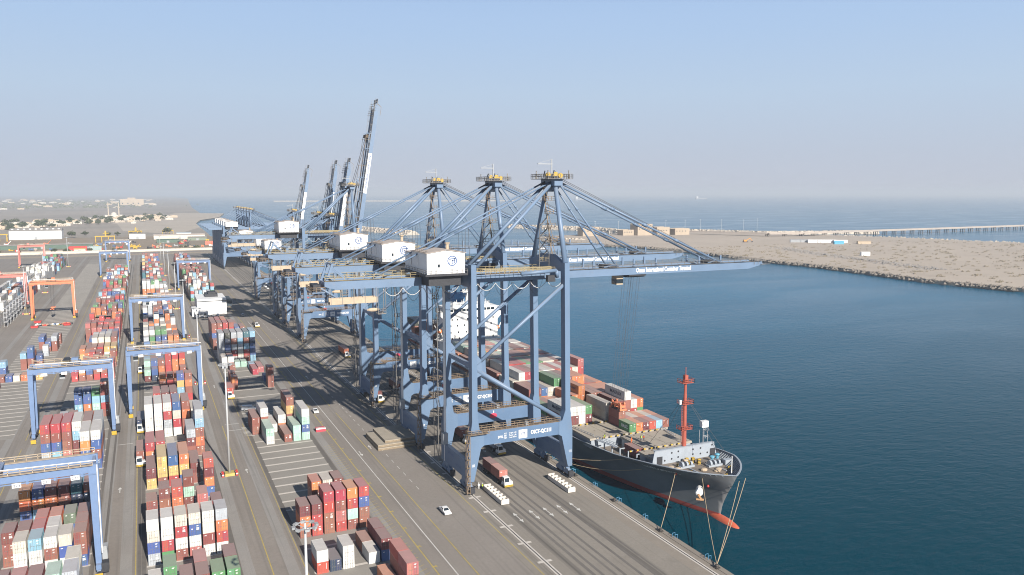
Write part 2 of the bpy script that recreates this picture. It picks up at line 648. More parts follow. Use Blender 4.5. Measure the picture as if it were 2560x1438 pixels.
for x in (81.8, 86.3, 90.3, 94.3, 98.1):
    for yy in (168.2, 221, 262, 305, 350, 405, 470):
        arrow(wm, x, yy, yy + 6.3, .2, True)
for x, ya, yb in ((-9.4, 232, 236.5), (24, 233.5, 237.5), (58.2, 239, 234), (62.4, 239.5, 243.5), (-9.4, 330, 335), (23.8, 345, 350), (58.4, 345, 339), (62.4, 345, 351)):
    arrow(wm, x, ya, yb, .25)
for x0, x1, y in ((-11, -6.5, 278), (-41, -36, 278), (22.5, 27.3, 279), (22.5, 27.3, 287), (-11, -7, 458)): line(wm, x0, y, x1, y, .35)
for i in range(7): line(wm, 27.5, 272 + 1.6 * i, 30.5, 269.5 + 1.6 * i, .4, .015)
tag(ym.build("road_markings", LINEY), kind='structure')
tag(wm.build("road_markings", LINEW), kind='structure')
# crane rails in their concrete strips, drain covers, quay edge beam
b = MB()
for x in (76.9, 107.3):
    b.box(x - .55, x - .12, -900, 1190, -.2, .008)
    b.box(x + .12, x + .55, -900, 1190, -.2, .008)
for i in range(70):
    y = 96 + 10.2 * i
    b.box(75.2, 78.6, y, y + .9, -.2, .012)
tag(b.build("rail_strip", BEAMC), kind='structure')
b = MB()
for x in (76.9, 107.3): b.box(x - .1, x + .1, -900, 1190, -.2, .05)
tag(b.build("crane_rail", DARK), kind='structure')
b = MB()
b.box(109.2, 110.6, -900, 1196, -4.5, .10)
tag(b.build("quay_edge", QCONC), kind='structure')

# ------------------------------------------------------------------ shipping containers
CC = {'r': (.45, .035, .038), 'm': (.20, .042, .042), 'b': (.29, .088, .062), 'o': (.62, .165, .03), 'y': (.60, .38, .09), 'B': (.045, .115, .34), 'n': (.028, .05, .11),
      'c': (.20, .43, .60), 't': (.03, .15, .20), 'G': (.07, .27, .09), 'M': (.33, .58, .47), 'w': (.60, .60, .58), 'e': (.56, .52, .44), 'g': (.38, .42, .47), 'p': (.46, .12, .11),
      'K': (.13, .18, .12), 'd': (.06, .07, .06)}
CN = {'r': "bright red", 'm': "dark maroon", 'b': "rust brown", 'o': "orange", 'y': "sandy yellow", 'B': "blue", 'n': "navy blue", 'c': "light blue", 't': "dark teal", 'G': "green",
      'M': "mint green", 'w': "white", 'e': "cream", 'g': "grey", 'p': "faded red", 'K': "olive green", 'd': "dark olive"}
for _k, _v in CC.items():
    _l = .3 * _v[0] + .55 * _v[1] + .15 * _v[2]
    CC[_k] = tuple(x * .80 + (_l + .035) * .20 for x in _v)
CM = {k: mat("container_paint_" + CN[k].replace(" ", "_"), v, .55, 0, .14, .55, .38 if k not in 'we' else .22, (.26, .15, .10), rnd=.10, dust_sheen=.42, dust_sheen_col=(.50, .43, .39)) for k, v in CC.items()}  # dusty tops, also painted paler and pinker for sun and sky reflection
CDIM = {20: 6.06, 40: 12.19}
_cm = {}


def corr_wall(b, along, x0, x1, c, z0, z1, depth, m=0, n=None):
    """corrugated wall: along 'y' at x=c or along 'x' at y=c; the outward side keeps the ribs"""
    L = x1 - x0
    n = n or max(4, int(L / .42))
    pts = []
    for i in range(n):
        a = x0 + L * i / n
        s = L / n
        pts += [(a, 0), (a + s * .3, 0), (a + s * .5, depth), (a + s * .8, depth)]
    pts.append((x1, 0))
    vs = []
    for t, d in pts:
        for z in (z0, z1):
            vs.append((c - d if along == 'y' and c > 0 else (c + d if along == 'y' else t), t if along == 'y' else (c + d), z))
    fs = [(2 * i, 2 * i + 2, 2 * i + 3, 2 * i + 1) for i in range(len(pts) - 1)]
    b.add(vs, fs, m)


def container_mesh(L, H):
    """corrugated box on corner posts, origin at the base centre, plain corrugated end at -y, door opening at +y"""
    if (L, H) in _cm: return _cm[(L, H)]
    b = MB()
    l, wd = CDIM[L], 2.44
    hy, hx = l / 2, wd / 2
    for sx in (-1, 1):
        for sy in (-1, 1):
            b.box(sx * hx - (.16 if sx > 0 else 0), sx * hx + (0 if sx > 0 else .16), sy * hy - (.18 if sy > 0 else 0), sy * hy + (0 if sy > 0 else .18), 0, H)
        b.box(min(sx * hx, sx * (hx - .09)), max(sx * hx, sx * (hx - .09)), -hy + .18, hy - .18, .0, .17)
        b.box(min(sx * hx, sx * (hx - .09)), max(sx * hx, sx * (hx - .09)), -hy + .18, hy - .18, H - .13, H)
        corr_wall(b, 'y', -hy + .18, hy - .18, sx * (hx - .02), .17, H - .13, .045)
    for sy in (-1, 1):
        y = sy * hy
        b.box(-hx + .16, hx - .16, min(y, y - sy * .1), max(y, y - sy * .1), 0, .2)
        b.box(-hx + .16, hx - .16, min(y, y - sy * .1), max(y, y - sy * .1), H - .16, H)
    corr_wall(b, 'x', -hx + .16, hx - .16, -hy + .02, .2, H - .16, .045, n=6)
    b.add([(-hx + .16, hy - .07, .2), (hx - .16, hy - .07, .2), (hx - .16, hy - .07, H - .16), (-hx + .16, hy - .07, H - .16)], [(0, 1, 2, 3)])
    b.box(-hx + .09, hx - .09, -hy + .1, hy - .1, H - .05, H - .02)
    b.box(-hx + .09, hx - .09, -hy + .1, hy - .1, .12, .16)
    b.box(hx - .50, hx - .44, -hy - .04, -hy - .035, H * .35, H - .35, 1)
    b.box(-hx + .3, -hx + .75, -hy - .04, -hy - .035, H - .55, H - .42, 1)
    me = b.mesh("shipping_container", [CM['b'], LETTER])
    _cm[(L, H)] = me
    return me


def door_mesh(H, side, v=0):
    """one door leaf with ribs, two lock rods with handles, hinges and stencilled markings, facing -y"""
    if (H, side, v) in _cm: return _cm[(H, side, v)]
    b = MB()
    x0, x1 = (-1.06, -.015) if side < 0 else (.015, 1.06)
    b.box(x0, x1, -.02, .03, .21, H - .17)
    for i in range(5):
        z = .30 + i * (H - .7) / 4.4
        b.box(x0 + .05, x1 - .05, -.045, -.02, z, z + .17)
    for k in (.28, .72):
        x = x0 + (x1 - x0) * k
        b.tube((x, -.075, .1), (x, -.075, H - .08), .022, 5, 2)
        b.box(x - .05, x + .34, -.11, -.075, 1.05, 1.10, 2)
        for z in (.1, .9, H - .95, H - .16): b.box(x - .05, x + .05, -.09, -.02, z, z + .07, 2)
    mk = lambda dx, z, w_, h_: b.box(x0 + dx, x0 + dx + w_, -.05, -.046, z, z + h_, 1)
    if side > 0:
        for z, w_ in ((H - .42, .55), (H - .55, .40)): mk(.25, z, w_, .08)
        if v in (0, 2):
            for z, w_ in ((H - .95, .42), (H - 1.05, .34), (H - 1.15, .42)): mk(.28, z, w_, .045)
        if v == 1:
            for dx in (.22, .55):
                for z in (H - 1.35, H - 1.05): mk(dx, z, .27, .24)
    else:
        if v == 0: mk(.2, H - .55, .34, .16)
        if v == 1: mk(.3, H - 1.2, .26, .26)
        if v == 3: mk(.25, H - .75, .22, .3)
    me = b.mesh("door", [CM['b'], LETTER, STEEL])
    _cm[(H, side, v)] = me
    return me


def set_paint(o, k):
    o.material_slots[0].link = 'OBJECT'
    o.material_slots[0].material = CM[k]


ALL = []   # (x, y_front, z, L, H, colour, block, column, doors_face_camera)


def stack(block, x, y, z, L, cols, H=2.59, col=0, z_base=0.0, seed=None):
    for i, k in enumerate(cols):
        if k == '.': z += H; continue
        hh = H
        ALL.append(dict(x=x, y=y, z=z, L=L, H=hh, k=k, block=block, col=col, tier=i, n=len(cols), door=random.random() < .72, v=random.choice((0, 0, 1, 2, 2, 3))))
        z += hh + .012


def bay(block, y, L, H=2.59, **cols):
    for c, s in cols.items():
        i = int(c[1:]) - 1
        stack(block, BX[block] + PITCHX * i, y, .031, L, s, H, i)


HC = 2.9
# middle block, near to far (colours listed bottom to top)
bay('A', 156.3, 20, c1='w', c3='bbm', c4='bmm', c5='wbG', c6='bwG')
bay('A', 162.5, 20, c1='gw', c2='wwG', c4='bpp', c6='wbm')
bay('A', 182.0, 20, c1='gBew', c2='Grww', c3='bwre', c4='pwBe', c5='wbew', c6='wrog')
bay('A', 194.4, 20, c5='bp', c6='bmm')
bay('A', 200.6, 20, c1='bbb', c2='bobm', c3='bbor', c5='bbp')
bay('A', 206.9, 20, c4='bmMm')
bay('A', 219.6, 20, c6='Bomr')
bay('A', 231.4, 40, HC, c1='ym', c2='byy', c3='ryB', c4='Byo', c5='bm')
bay('A', 249.6, 40, c1='bor', c2='mrr', c3='ee', c4='b', c5='bbmg')
bay('A', 256.4, 40, HC, c6='bobcg')
bay('A', 280.7, 40, HC, c1='wwww', c2='wwww', c3='wgrw', c4='wreB', c5='bbob', c6='gge')
bay('A', 299.5, 20, c1='y', c6='gg')
bay('A', 312.0, 40, c2='bbr', c3='bbm', c4='brm')
bay('A', 318.5, 20, c5='bycyB', c6='brbob')
bay('A', 356.0, 20, c3='bo', c4='rb', c5='bo')
bay('A', 368.5, 20, c1='mM', c2='nB', c6='rb')
bay('A', 375.0, 20, c1='bmM', c2='BbB', c3='bob', c4='rrrr', c5='boor', c6='oror')
bay('A', 381.2, 20, c1='bbc', c2='bBb', c3='boB', c4='brb', c5='rbb', c6='bor')
bay('A', 432.0, 20, c1='gb', c2='bG', c3='rm', c4='bB', c5='bo', c6='oo')
bay('A', 438.3, 20, c1='gwg', c2='bbG', c3='bGB', c4='bbB', c5='oGo', c6='boo')
bay('A', 444.5, 40, c1='wcww', c2='gwww', c3='bGGG', c4='oBGG', c5='mbm', c6='bmm')
bay('A', 463.0, 40, c1='wgwe', c2='BwB', c3='cwo', c4='wewe', c5='wwwo', c6='owo')
# right block beside the quay road
bay('B', 131.5, 20, c5='bp', c6='bp')
bay('B', 143.9, 20, c5='b', c6='bbp')
bay('B', 150.1, 20, c5='o', c6='bbr')
bay('B', 162.5, 20, c1='rw', c2='n', c3='ww', c5='w', c6='Bm')
bay('B', 168.7, 20, c5='b', c6='bm')
bay('B', 182.0, 20, c1='bom', c2='rrm', c3='bbrr', c4='rpbr', c5='bMro', c6='bbBr')
bay('B', 197.0, 20, c3='bbo', c4='bbe', c5='bbm')
bay('B', 257.9, 40, c2='wM', c4='b', c5='MM', c6='MBMw')
bay('B', 270.7, 40, HC, c1='bb', c2='bbw', c3='w', c4='ow', c5='ybyb')
bay('B', 336.1, 20, HC, c6='bbb')
bay('B', 338.7, 20, c1='bo')
bay('B', 348.0, 20, c1='bb', c6='B')
bay('B', 363.0, 40, c5='r')
bay('B', 367.0, 40, c6='p')
bay('B', 375.9, 20, c2='b', c5='c')
bay('B', 382.2, 20, c1='gw', c2='rw', c3='M', c4='M')
bay('B', 388.4, 20, c1='we', c2='wb')
bay('B', 394.6, 40, HC, c1='wwggg', c2='ewBnd', c3='wrgbg', c4='wegcg', c5='brcbt', c6='cBBnc')
bay('B', 430.0, 20, c1='bb', c3='bo', c4='BB')
bay('B', 436.4, 40, c1='bbBbb', c2='bbBrb', c3='brBrr', c4='bBBrb', c5='bbrB', c6='brrb')
bay('B', 449.0, 40, c1='bBbbb', c2='bBrbr', c3='bbrbo', c4='bbob', c5='bbob')
# left block
bay('C', 131.5, 20, c1='bb', c2='bw', c3='rb')
bay('C', 144.0, 20, c1='bbm', c2='bbp', c3='bm', c4='bm', c5='bmw')
bay('C', 162.5, 20, c1='bwm', c2='bbbm', c3='bbbp', c4='bbrm', c5='wbcM', c6='bbgg')
bay('C', 168.7, 20, c6='bwee')
bay('C', 188.2, 20, c2='wwe', c3='wwc', c4='wbw', c5='wBe', c6='Bbb')
bay('C', 194.4, 20, c1='bbm', c2='rbm', c3='wbr', c4='bww', c6='bbb')
bay('C', 200.6, 20, c3='bbr', c4='Bbo', c5='bBK', c6='obm')
bay('C', 221.0, 20, c1='Boo', c2='coB', c3='bob', c4='Bbm', c5='Bnt', c6='Bnb')
bay('C', 227.2, 20, c3='bbo', c4='bbm', c5='ttc', c6='bbm')
bay('C', 256.2, 40, HC, c5='gBow', c6='BbBw')
bay('C', 268.6, 40, HC, c1='gBbr', c2='cBbr', c3='pbbr', c4='bmcw', c5='bbbm', c6='gbgg')
bay('C', 293.2, 20, c2='bbg', c3='bbb')
bay('C', 317.0, 20, c3='bcBB', c4='boBB', c5='bMcG', c6='brcbb')
bay('C', 382.0, 20, c1='rr', c2='bo', c3='bBM', c4='rbrb', c5='rbp', c6='pbr')
bay('C', 388.2, 20, c2='bb', c3='rbb', c4='bmb', c5='Mbb', c6='bmp')
bay('C', 408.0, 20, c1='o', c2='bb', c3='ogr', c4='bbm', c5='bM', c6='bbb')
bay('C', 420.0, 40, c2='yo', c3='bob', c4='brr', c5='wwy', c6='yry')
bay('C', 432.3, 40, c1='yo', c2='bb', c3='ebwe', c4='ywye', c5='wwwe', c6='bbwb')
bay('C', 444.8, 20, c1='m', c2='bb', c3='Bwww', c4='bwow', c5='owrw', c6='ccrb')
bay('C', 457.0, 40, HC, c2='BB', c3='bb', c4='BcB', c5='Bcg', c6='BcB')
# far left block, thinly stacked
bay('D', 377.0, 20, c1='b')
bay('D', 393.0, 20, c1='b', c2='B', c3='e', c4='o', c6='y')
bay('D', 399.2, 20, c1='cBc')
bay('D', 417.4, 20, c3='bbc', c4='bbBB')
bay('D', 423.6, 20, c4='BBo', c5='bB')
bay('D', 449.5, 20, c4='n', c5='gw')
bay('D', 462.0, 40, c4='bbB', c5='bB', c6='bbg')
bay('D', 483.7, 20, c5='e', c6='bb')
NEAR_N = len(ALL)
rs = random.Random(11)


def rand_bays(block, y, y1, palette, hmin, hmax, x0=None, ncol=6, step=6.2, gap=.12):
    prev = [rs.randint(hmin, hmax) for _ in range(ncol)]
    while y < y1:
        L = 40 if rs.random() < .45 else 20
        if rs.random() > gap:
            H = HC if rs.random() < .3 else 2.59
            base = rs.choice(palette)
            for i in range(ncol):
                if rs.random() < .5: prev[i] = rs.randint(hmin, hmax)
                n = prev[i]
                if rs.random() < .06: n = max(0, n - 2)
                cs = ''.join(base if rs.random() < .32 else rs.choice(palette) for _ in range(n))
                if cs: stack(block, (BX[block] if x0 is None else x0) + PITCHX * i, y, .031, L, cs, H, i)
        y += CDIM[L] + .25 if L == 20 else 12.55


MIX = 'bbbbmmrroogwwweBBcnGMpyt'
rand_bays('A', 484, 628, 'bbmrwwweoogGBBcw', 3, 5)
bay('A', 630.0, 40, HC, c1='obooww', c2='ooooww', c3='bGoowG', c4='bbGGww', c5='booow', c6='oGGww')
rand_bays('A', 644, 700, 'bbBcnwwGMpr', 3, 5)
rand_bays('A', 700, 985, MIX, 3, 5, gap=.1)
bay('A', 990.0, 40, c1='mbmbm', c2='bmbmb', c3='mmbmb')
rand_bays('C', 482, 520, 'mrrbbpr', 3, 4)
bay('C', 520.0, 40, c1='bb', c2='GbG', c3='obG', c4='Bob', c5='bG', c6='bbm')
rand_bays('C', 536, 600, 'bbGGoBmrbo', 2, 4)
rand_bays('C', 600, 640, 'BBcwwbr', 3, 4)
rand_bays('C', 640, 825, 'bbmrroowwgcBGpb', 3, 5, gap=.08)
rand_bays('B', 636, 650, 'bwGrcMg', 3, 5)
rand_bays('B', 650, 760, 'eewwwegbcb', 3, 5)
rand_bays('B', 760, 880, 'bbmmrpboG', 3, 5)
rand_bays('B', 900, 990, 'BBcbmbrw', 3, 5, ncol=5)
BX['E'] = -101.0
rand_bays('E', 552, 640, 'wwwwwwwee', 2, 5, x0=-97.0, ncol=6, gap=0)
rand_bays('E', 642, 720, 'gggcwrBoegb', 3, 5, x0=-97.0, ncol=6)
rand_bays('E', 722, 745, 'rrmbB', 3, 3, x0=-97.0, ncol=6)
rand_bays('E', 770, 900, 'wwwwwwwe', 3, 5, x0=-97.0, ncol=6, gap=0)
rand_bays('E', 900, 1030, 'bBcrmbcG', 3, 5, x0=-97.0, ncol=6)
for i, (x, cs) in enumerate(((-150, 'bbob'), (-137, 'bymb'), (-124, 'byby'))):
    for j in range(6): stack('F', x + 2.6 * (i % 2), 790 + 2.7 * j, .031, 20, cs, 2.59, i)

# ------------------------------------------------------------------ containers on the ship
SX0, SZ0 = 119.56, 7.5     # centre of the row nearest the quay, height of the hatch tops


def sbay(y, L, H=2.59, **cols):
    for c, s in cols.items():
        i = int(c[1:])
        stack('S', SX0 + 2.46 * i, y, SZ0, L, s, H, i)


sbay(199.0, 20, c6='G', c7='o', c8='m', c9='r', c10='c', c11='b')
sbay(205.2, 20, c6='mb', c7='p', c8='e', c9='o', c10='e', c11='o')
sbay(213.3, 40, HC, c0='mw', c1='mw', c2='ww', c3='mG', c6='ee', c8='mm', c9='bbw', c10='rw', c11='Go')
sbay(226.4, 40, HC, c0='G', c1='b', c2='o', c3='b', c4='oo', c5='ooo', c7='mb', c8='bb', c9='mo', c10='bo', c11='bo')
sbay(239.5, 40, HC, c0='Gb', c1='Gm', c2='oB', c3='ee', c4='wwG', c5='bbK', c6='mmm', c7='boo', c8='boo', c9='br', c10='bb', c11='bo')
sbay(252.7, 40, HC, c0='be', c1='bew', c2='rer', c3='brb', c4='bwe', c5='Bow', c6='GMe', c7='eor', c8='obw', c9='pwr', c10='ore', c11='oorp')
sbay(267.0, 40, HC, c0='bb', c1='wbe', c2='brr', c3='bmr', c4='brr', c5='bwG', c6='bbb', c7='bGG', c8='bme', c9='bee', c10='brm', c11='bmw')
sbay(280.2, 40, HC, c0='bme', c1='bmb', c2='bmK', c3='bGe', c4='bbM', c5='bbp', c6='bbm', c7='beb', c8='bmo', c9='bmb', c10='bmr', c11='bbm')
sbay(294.0, 40, HC, c0='bb', c1='mme', c2='bbG', c3='bbo', c4='bMb', c5='bpe', c6='bmB', c7='bbe', c8='bmb', c9='bbm', c10='bme', c11='bmb')
sbay(307.5, 40, HC, c0='bo', c1='bbM', c2='bbe', c3='bbo', c4='bGb', c5='bbp', c6='bep', c7='boM', c8='bbB', c9='bwn', c10='bww', c11='bww')
sbay(352.0, 40, HC, c0='mb', c1='bmob', c2='bmoo', c3='brbw', c4='bbo', c5='boom', c6='bbmm', c7='bbb', c8='bb', c9='bb', c10='bb', c11='bb')
sbay(366.0, 40, HC, c0='mbbd', c1='bmod', c2='bmow', c3='brbw', c4='bbo', c5='bbm', c6='bmm', c7='bbm', c8='bb', c9='bb', c10='bb', c11='bb')


# which containers show largest from here: cast a grid of rays at all the boxes
def cast_visible():
    vs, fs, own = [], [], []
    for i, c in enumerate(ALL):
        n = len(vs)
        x0, x1, y0, y1, z0, z1 = c['x'] - 1.22, c['x'] + 1.22, c['y'], c['y'] + CDIM[c['L']], c['z'], c['z'] + c['H']
        vs += [(x0, y0, z0), (x1, y0, z0), (x1, y1, z0), (x0, y1, z0), (x0, y0, z1), (x1, y0, z1), (x1, y1, z1), (x0, y1, z1)]
        fs += [tuple(n + k for k in f) for f in ((0, 3, 2, 1), (4, 5, 6, 7), (0, 1, 5, 4), (1, 2, 6, 5), (2, 3, 7, 6), (3, 0, 4, 7))]
        own += [i] * 6
    tr = BVHTree.FromPolygons(vs, fs)
    mw = Matrix.Translation((0, 0, CAMH)) @ co.rotation_euler.to_matrix().to_4x4()
    rot = mw.to_3x3()
    o = Vector((0, 0, CAMH))
    cnt = [0] * len(ALL)
    for py in range(620, 1438, 4):
        for px in range(0, 1760, 4):
            d = rot @ Vector((px - 1280, 719 - py, -FPX)).normalized()
            h = tr.ray_cast(o, d, 3000)
            if h[2] is not None: cnt[own[h[2]]] += 1
    return cnt


CNT = cast_visible()
order = sorted(range(len(ALL)), key=lambda i: -CNT[i])
PICK = set(i for i in order[:296] if CNT[i] > 0)
ORD = ["first", "second", "third", "fourth", "fifth", "sixth", "seventh", "eighth", "ninth", "tenth", "eleventh", "twelfth", "thirteenth", "fourteenth", "fifteenth", "sixteenth", "seventeenth", "eighteenth"]
BLK = {'A': "middle block", 'B': "quayside block", 'C': "left block", 'D': "sparse far-left block", 'E': "white reefer block", 'F': "far-left edge"}
GRP = {'A': "containers stacked in the middle yard block", 'B': "containers stacked beside the quay road", 'C': "containers stacked in the left yard block", 'D': "containers in the sparse far-left block", 'S': "containers on the ship", 'E': "containers in the white reefer block"}
# order of the stacks down each column
DEPTH = {}
for bl in set(c['block'] for c in ALL):
    for col in range(12):
        ys = sorted(set(round(c['y'], 1) for c in ALL if c['block'] == bl and c['col'] == col))
        for k, y in enumerate(ys): DEPTH[(bl, col, y)] = k


def clabel(c):
    top = c['n'] - 1 - c['tier']
    t = "alone" if c['n'] == 1 else ("on top" if top == 0 else ("at the bottom" if c['tier'] == 0 and c['n'] > 2 and False else ORD[top] + " down"))
    d = DEPTH[(c['block'], c['col'], round(c['y'], 1))]
    if c['block'] == 'S':
        return "%s container %s, %s stack from bow, %s row from quay" % (CN[c['k']], t, ORD[d], ORD[c['col']])
    return "%s container %s, %s stack back, %s column of %s" % (CN[c['k']], t, ORD[d], ORD[c['col']], BLK[c['block']])


def put_container(c):
    L, H = c['L'], c['H']
    l = CDIM[L]
    me = container_mesh(L, H)
    o = link("shipping_container", me, None, (c['x'] + random.uniform(-.03, .03), c['y'] + l / 2, c['z']))
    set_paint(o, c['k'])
    if not c['door'] or c['k'] in 'd': o.rotation_euler = (0, 0, math.pi)
    ry = 1 if True else -1
    # the plain end is at local -y; turned about for those showing their doors
    o.rotation_euler = (0, 0, math.pi if c['door'] else 0)
    for s in (-1, 1):
        dm = link("door", door_mesh(H, s, c['v']), o, (0, l / 2 - .03, 0), (0, 0, math.pi))
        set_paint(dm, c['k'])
    tag(o, clabel(c), "container", GRP.get(c['block'], "containers in the yard"))
    return o


CONT = {}
rest = {}
for i, c in enumerate(ALL):
    if i in PICK:
        CONT[i] = put_container(c)
    else:
        rest.setdefault(c['k'], []).append(c)
b = MB()
keys = sorted(rest)
for mi, k in enumerate(keys):
    for c in rest[k]:
        l = CDIM[c['L']]
        x, y, z, H = c['x'], c['y'], c['z'], c['H']
        b.box(x - 1.22, x + 1.22, y + .04, y + l - .04, z + .03, z + H - .02, mi)
        for sx in (-1, 1):
            b.box(x + sx * 1.22 - (.14 if sx > 0 else 0), x + sx * 1.22 + (0 if sx > 0 else .14), y, y + .1, z, z + H, mi)
        b.box(x - 1.08, x + 1.08, y, y + .06, z, z + .16, mi)
        b.box(x - 1.08, x + 1.08, y, y + .06, z + H - .16, z + H, mi)
        if c['door'] and c['k'] not in 'we':
            for dx in (-.75, -.3, .3, .75): b.box(x + dx - .03, x + dx + .03, y - .03, y + .04, z + .1, z + H - .1, len(keys) + 1)
            b.box(x + .35, x + .8, y - .04, y + .04, z + H - .7, z + H - .5, len(keys))
            if c['v'] == 1: b.box(x + .35, x + .85, y - .04, y + .04, z + H - 1.4, z + H - .95, len(keys))
m2 = {}
for k in keys: m2[k] = mat("far_container_paint_" + CN[k].replace(" ", "_"), CC[k], .55, 0, .22, .16, .3, (.26, .15, .10), dust_sheen=.42, dust_sheen_col=(.50, .43, .39))  # same dusty tops with the sky reflection painted in
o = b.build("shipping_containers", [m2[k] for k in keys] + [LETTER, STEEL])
tag(o, "many coloured containers stacked farther back and deep inside the blocks", "containers", None, "stuff")


def side_text(x, y, k, s, width, face, dx, dy, dz, m, h=None):
    for i, c in enumerate(ALL):
        if c['block'] == 'S' and c['col'] == x and abs(c['y'] - y) < .2 and c['tier'] == k and i in CONT:
            o = CONT[i]
            # lettering rides on the container; undo the container's own turn
            hl = CDIM[c['L']] / 2
            t = text(s, o, (0, 0, 0), width, '-x', m, h, "logo_lettering", .03)
            if o.rotation_euler[2] > 1:
                t.rotation_euler = (math.pi / 2, 0, math.pi / 2)
                t.location = (1.235, -(hl - dy), dz)
            else:
                t.rotation_euler = (math.pi / 2, 0, -math.pi / 2)
                t.location = (-1.235, hl - dy, dz)


side_text(9, 213.3, 2, "MAERSK", 7.2, '-x', 0, 3.2, .95, LETDK, 1.15)
side_text(0, 213.3, 1, "MAERSK", 7.2, '-x', 0, 3.2, .95, LETDK, 1.15)
side_text(6, 199.0, 0, "UASC", 3.6, '-x', 0, 1.4, .75, LETTER, 1.1)
side_text(5, 226.4, 2, "Hapag-Lloyd", 6.2, '-x', 0, 3.8, .9, LETDK, 1.2)


# ------------------------------------------------------------------ ship-to-shore cranes
def sts_crane(Y0, label, number, big=True, boom_up=False, detail=2, trolley=None, group="ship-to-shore cranes along the quay", house_x=None, spreader=None, far=False):
    """quay crane: Y0 is the near face of its near legs; x is measured across the quay"""
    org = (77.0, Y0, 0.0)
    root = empty("quay_crane", org, label, "crane", group)
    zg = 56.7 if big else (44.5 if not far else 42.0)     # girder underside
    za = 84.0 if big else (66.0 if not far else 62.0)      # apex
    BL = 73.5 if big else 55.0     # boom length
    W = 22.1 if big else 20.0
    if far: W = 17.0
    yc = W / 2
    gy = (yc - 3.05, yc + 3.05)
    XL, XS = 77.9, 106.6
    P = lambda mb, name, m, sm=False: mb.build(name, m, root, org, sm)
    Y = lambda y: Y0 + y
    # bogies under each corner, with wheels
    for x in (76.9, 107.3):
        for ya in (-.9, W - 8.2):
            b = MB()
            b.box(x - .55, x + .55, Y(ya + 2.2), Y(ya + 6.9), 2.4, 3.6)
            for k in range(2):
                y = ya + .3 + 4.6 * k
                b.prism([(Y(y), .9), (Y(y + 3.9), .9), (Y(y + 3.6), 1.7), (Y(y + 2.4), 2.5), (Y(y + 1.5), 2.5), (Y(y + .3), 1.7)], x - .42, x + .42, 'x')
                for q in range(4):
                    yy = y + .45 + 1.0 * q
                    b.tube((x - .2, Y(yy), .5), (x + .2, Y(yy), .5), .45, 10, 1)
            b.box(x - .7, x + .7, Y(ya + .1), Y(ya + .9), .5, 2.2, 1)
            P(b, "bogie", [CRANE, DARK])
    # sill beams along the rails
    for x in (76.9, 107.3):
        b = MB()
        b.prism([(Y(1.2), 3.6), (Y(W - 1.2), 3.6), (Y(W - .6), 5.0), (Y(W - .6), 8.0), (Y(W - 4), 8.6), (Y(4), 8.6), (Y(.6), 8.0), (Y(.6), 5.0)], x - .62, x + .62, 'x')
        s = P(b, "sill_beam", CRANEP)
        if detail > 1:
            text("SAFETY FIRST", s, (x - .64 - org[0], W - 5.5, 6.8), 5.0, '-x', LOGOB, .8)
            text(number, s, (x - .64 - org[0], W - 11.5, 5.0), 4.0, '-x', LOGOB, .8)
    # legs
    zt = zg + (5.6 if big else 4.0)
    for ya in (0.0, W - 2.4):
        y0, y1 = Y(ya), Y(ya + 2.4)
        b = MB()
        b.prism([(76.25, 3.5), (77.65, 3.5), (79.7, 12.6), (80.6, 13.2), (80.6, 16.9), (79.4, 17.2), (78.75, 21), (78.6, zt), (77.15, zt), (77.15, 20), (76.3, 14)], y0, y1, 'y')
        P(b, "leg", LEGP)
        b = MB()
        b.prism([(107.95, 3.5), (106.55, 3.5), (104.5, 12.6), (103.6, 13.2), (103.6, 16.9), (104.6, 17.2), (105.6, 20), (105.0, zt - .5), (106.5, zt - .5), (107.2, 20), (107.9, 14)], y0, y1, 'y')
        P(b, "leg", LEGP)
        b = MB()
        b.box(80.6, 103.6, y0 + .12, y1 - .12, 13.2, 16.9)
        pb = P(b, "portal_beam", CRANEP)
        if detail > 0:
            b = MB()
            for yy in (y0 + .2, y1 - .2): b.rail((79, yy, 16.95), (104, yy, 16.95), 1.2, 1.6, .05)
            b.box(79, 104, y0 + .1, y1 - .1, 16.91, 16.97)
            b.box(93.5, 94.4, y0 + .8, y0 + 1.7, 16.97, 18.0, 1)
            P(b, "walkway", [RUSTY, GREY])
        # braces in this face of the frame
        ym = (y0 + y1) / 2
        b = MB()
        b.tube((XS - .9, ym, zg - .8), (78.7, ym, zg * .62), .52, 10)
        P(b, "brace", CRANE, True)
        b = MB()
        b.tube((78.7, ym, zg * .60), (104.4, ym, 17.6), .62, 10)
        P(b, "brace", CRANE, True)
        b = MB()
        b.prism([(78.6, zg * .56), (78.6, zg * .68), (80.2, zg * .645), (80.4, zg * .575)], ym - .5, ym + .5, 'y')
        P(b, "gusset", CRANE)
    # cross beams between the two frames, at sill, portal and top
    b = MB()
    b.box(77.3, 78.5, Y(2.4), Y(W - 2.4), zg - .5, zt - .4)
    P(b, "cross_beam", CRANE)
    b = MB()
    b.prism([(Y(2.4), zg + 2.6), (Y(W - 2.4), zg + 2.6), (Y(W - 2.4), zt - .6), (Y(W * .66), zt + 1.4), (Y(W * .34), zt + 1.4), (Y(2.4), zt - .6)], 105.1, 106.4, 'x')
    P(b, "cross_beam", CRANE)
    b = MB()
    b.box(78.0, 79.0, Y(2.4), Y(W - 2.4), zg * .60, zg * .60 + 1.2)
    P(b, "cross_beam", CRANE)
    # girders with walkways and railings
    xb = 40.5 if big else (56 if not far else 62)
    xh = 109.0
